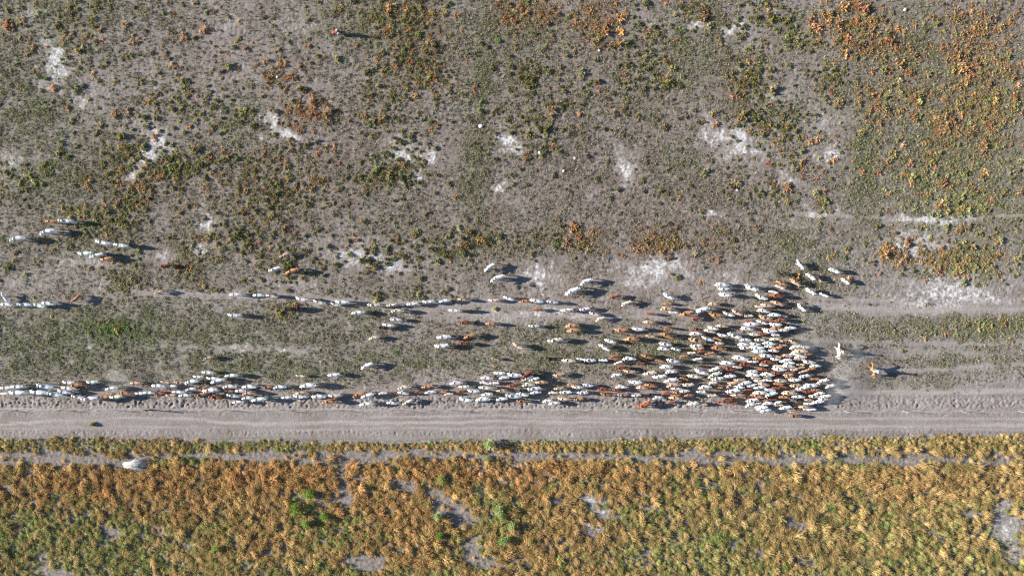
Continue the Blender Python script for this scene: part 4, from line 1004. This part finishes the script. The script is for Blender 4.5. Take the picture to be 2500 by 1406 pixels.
# ------------------------------------------------------------------ bushes in the tall grass, dead bush, stones
def bush_meshes(seed, n=420):
    r = random.Random(seed); B = []
    lob = [(r.uniform(-.45, .45), r.uniform(-.45, .45), r.uniform(.45, 1.0), r.uniform(.28, .5)) for _ in range(7)]
    for k in range(n):
        lx, ly, lz, lr = lob[k % 7]
        d = Vector((r.gauss(0, 1), r.gauss(0, 1), r.gauss(0, 1))).normalized() * lr * r.random() ** .4
        p = Vector((lx, ly, lz)) + d
        q = (d.normalized() + Vector((0, 0, .5))).normalized(); s = q.cross(Vector((r.uniform(-1, 1), r.uniform(-1, 1), r.uniform(-1, 1)))).normalized(); w = r.uniform(.05, .10); g = r.uniform(.6, 1.35)
        B.append(([p, p + q * w * 1.3, p + q * w * 2.4], [w * .4, w, w * .2], s, (g, g, g * r.uniform(.8, 1.1))))
    V, F = [], []
    for lx, ly, lz, lr in lob: tube(V, F, [(lx * .1, ly * .1, -.1), (lx * .5, ly * .5, lz * .45), (lx, ly, lz)], [.03, .022, .01], 5)
    return blade_mesh('foliage', B, m_leaf), mesh_from('stems', V, F, m_wood, True)


bm_ = [bush_meshes(800 + i) for i in range(4)]
BUSH = [(1074, 1172, 1.0, (.20, .26, .085), 'pale green bush rising from the rust grass beside the bare hollow'), (1069, 1261, 1.0, (.24, .30, .14), 'pale grey green bush at the lower rim of the bare hollow'),
        (1070, 1306, .85, (.12, .22, .04), 'bright green bush below the bare hollow near the bottom'), (1216, 1246, 1.15, (.23, .27, .12), 'pale bush at the top of the line of three'),
        (1226, 1264, 1.0, (.20, .25, .09), 'pale bush in the middle of the line of three'), (1247, 1283, 1.1, (.24, .30, .14), 'pale bush at the foot of the line of three'),
        (1228, 1316, 1.1, (.16, .24, .09), 'broad green bush below the line of three pale bushes'), (1295, 1325, .6, (.15, .23, .06), 'small green bush beside the line of three, lower right'),
        (1042, 1234, .6, (.13, .22, .05), 'small green bush at the left rim of the bare hollow'), (1196, 1086, 1.25, (.25, .30, .15), 'pale grey bush on the verge at the road edge'),
        (722, 1242, 1.2, (.13, .20, .04), 'largest of four green bushes clustered in the golden grass'), (754, 1209, 1.0, (.12, .19, .04), 'green bush topmost of the four in the golden grass'),
        (790, 1259, 1.0, (.13, .21, .04), 'green bush rightmost of the four in the golden grass'), (744, 1276, 1.1, (.15, .20, .05), 'green bush lowest of the four in the golden grass'),
        (524, 1342, .8, (.15, .25, .05), 'lone bright green bush low in the golden grass'), (1185, 1122, .7, (.20, .25, .12), 'thin pale bush in the bare strip below the road')]
for i, (px, py, s, tn, lab) in enumerate(BUSH):
    x, y = W(px, py, .8)
    e = empty('bush', (x, y, 0), rr.uniform(0, 6)); e.scale = (s, s, s)
    tag(e, lab, 'bush')
    f = link('foliage', bm_[i % 4][0], e); f['tint'] = [float(min(.8, c * 1.7)) for c in tn]
    link('stems', bm_[i % 4][1], e)

x, y = W(222, 1034, .3)
o = link('olive_tussock', make_tussock(990, n=150, rad=.6, hgt=.75), None, (x, y, 0)); o.scale = (.85, .85, .8); o['tint'] = [.24, .27, .07]
tag(o, 'lone round green tussock growing on the dirt road', 'tussock')

x, y = W(302, 1133, .2)
r = random.Random(31); V, F = [], []
for k in range(150):
    az = r.gauss(.02, .20); ln = r.uniform(2.4, 4.3); lift = r.uniform(.15, .95)
    d = Vector((math.cos(az), math.sin(az), 0)); p0 = Vector((r.uniform(-.1, .5), r.gauss(0, .16), .05)); bend = Vector((0, r.gauss(0, .10), 0))
    w = r.uniform(.014, .028)
    tube(V, F, [p0, p0 + d * ln * .3 + Vector((0, 0, lift * .8)), p0 + d * ln * .65 + bend + Vector((0, 0, lift)), p0 + d * ln + bend * 2.5 + Vector((0, 0, lift * .55))], [w * 1.2, w, w * .8, w * .3], 4)
dead = empty('dead_bush', (x, y, 0), 0)
tag(dead, 'fallen dead bush of bleached white branches in the grass below the road', 'dead bush')
link('branches', mesh_from('branches', V, F, simple_mat('bleached_wood', (.66, .66, .64), .8, .2, 3), True), dead)
V, F = [], []
tube(V, F, [(-.25, 0, -.05), (0, 0, .12), (.5, .02, .25)], [.12, .11, .07], 8)
link('trunk', mesh_from('trunk', V, F, simple_mat('grey_wood', (.35, .33, .30), .85, .3, 5), True), dead)

m_stone = simple_mat('pale_stone', (.62, .60, .57), .85, .2, 6)
STONE = [(1174, 309, .30, 'white stone beside the green tussocks near the centre top'), (2209, 25, .26, 'white stone near the top right corner in green grass'), (1317, 373, .22, 'small white stone right of the round salt patch'),
         (1403, 386, .18, 'small white stone on bare brown soil'), (1376, 418, .20, 'small pale stone below the bare brown soil'), (1463, 124, .18, 'small pale stone among the upper rust tussocks'), (1799, 464, .22, 'pale stone below the two salt patches'), (677, 189, .2, 'pale stone in the upper left field')]
for i, (px, py, s, lab) in enumerate(STONE):
    bm = bmesh.new(); bmesh.ops.create_icosphere(bm, subdivisions=2, radius=1.0)
    rs = random.Random(i)
    for v in bm.verts: v.co *= rs.uniform(.8, 1.15); v.co.z *= .6; v.co.x *= 1.25
    me = bpy.data.meshes.new('stone'); bm.to_mesh(me); bm.free(); me.materials.append(m_stone)
    x, y = W(px, py); o = link('stone', me, None, (x, y, s * .3)); o.scale = (s, s, s); o.rotation_euler = (0, 0, i)
    tag(o, lab, 'stone')

# ------------------------------------------------------------------ dust stirred up by the mob: thin puffs of lit air
m_dust = bpy.data.materials.new('dust_air'); m_dust.use_nodes = True
nt3 = m_dust.node_tree; nt3.nodes.remove(nt3.nodes['Principled BSDF'])
pv = nt3.nodes.new('ShaderNodeVolumePrincipled'); pv.inputs['Color'].default_value = (.90, .88, .85, 1); pv.inputs['Anisotropy'].default_value = 0.1
tc3 = nt3.nodes.new('ShaderNodeTexCoord')
ln3 = nt3.nodes.new('ShaderNodeVectorMath'); ln3.operation = 'LENGTH'; nt3.links.new(tc3.outputs['Object'], ln3.inputs[0])
fall = nt3.nodes.new('ShaderNodeMapRange'); fall.interpolation_type = 'SMOOTHSTEP'
fall.inputs['From Min'].default_value = .1; fall.inputs['From Max'].default_value = 1.0; fall.inputs['To Min'].default_value = 1.0; fall.inputs['To Max'].default_value = 0.0
nt3.links.new(ln3.outputs['Value'], fall.inputs['Value'])
n3 = nt3.nodes.new('ShaderNodeTexNoise'); n3.inputs['Scale'].default_value = 1.3; n3.inputs['Detail'].default_value = 2
nt3.links.new(tc3.outputs['Object'], n3.inputs['Vector'])
r3 = nt3.nodes.new('ShaderNodeMapRange'); r3.inputs['From Min'].default_value = .36; r3.inputs['From Max'].default_value = .72; r3.inputs['To Max'].default_value = .30
nt3.links.new(n3.outputs['Fac'], r3.inputs['Value'])
mu = nt3.nodes.new('ShaderNodeMath'); mu.operation = 'MULTIPLY'
nt3.links.new(fall.outputs['Result'], mu.inputs[0]); nt3.links.new(r3.outputs['Result'], mu.inputs[1])
nt3.links.new(mu.outputs[0], pv.inputs['Density'])
nt3.links.new(pv.outputs[0], nt3.nodes['Material Output'].inputs['Volume'])
bm = bmesh.new(); bmesh.ops.create_icosphere(bm, subdivisions=3, radius=1.0)
dust_me = bpy.data.meshes.new('dust'); bm.to_mesh(dust_me); bm.free(); dust_me.materials.append(m_dust)
for px, py, rx, ry_, hz, lab in ((1962, 838, 3.2, 2.6, 1.6, 'thin dust drifting above the upper right end of the mob'), (2050, 915, 4.2, 2.8, 1.7, 'pale dust hanging between the mob and the chestnut horse'),
                                 (2032, 962, 3.4, 2.2, 1.4, 'pale dust at the lower right end of the mob'), (292, 922, 3.2, 2.4, 1.3, 'wisp of dust above the fence-side column at the left'), (2085, 858, 3.0, 2.0, 1.4, 'thin dust beside the white horse')):
    x, y = W(px, py, .8)
    o = link('dust', dust_me, None, (x, y, hz * .9)); o.scale = (rx, ry_, hz); o.rotation_euler = (0, 0, px * .01)
    tag(o, lab, 'dust', None, 'stuff')
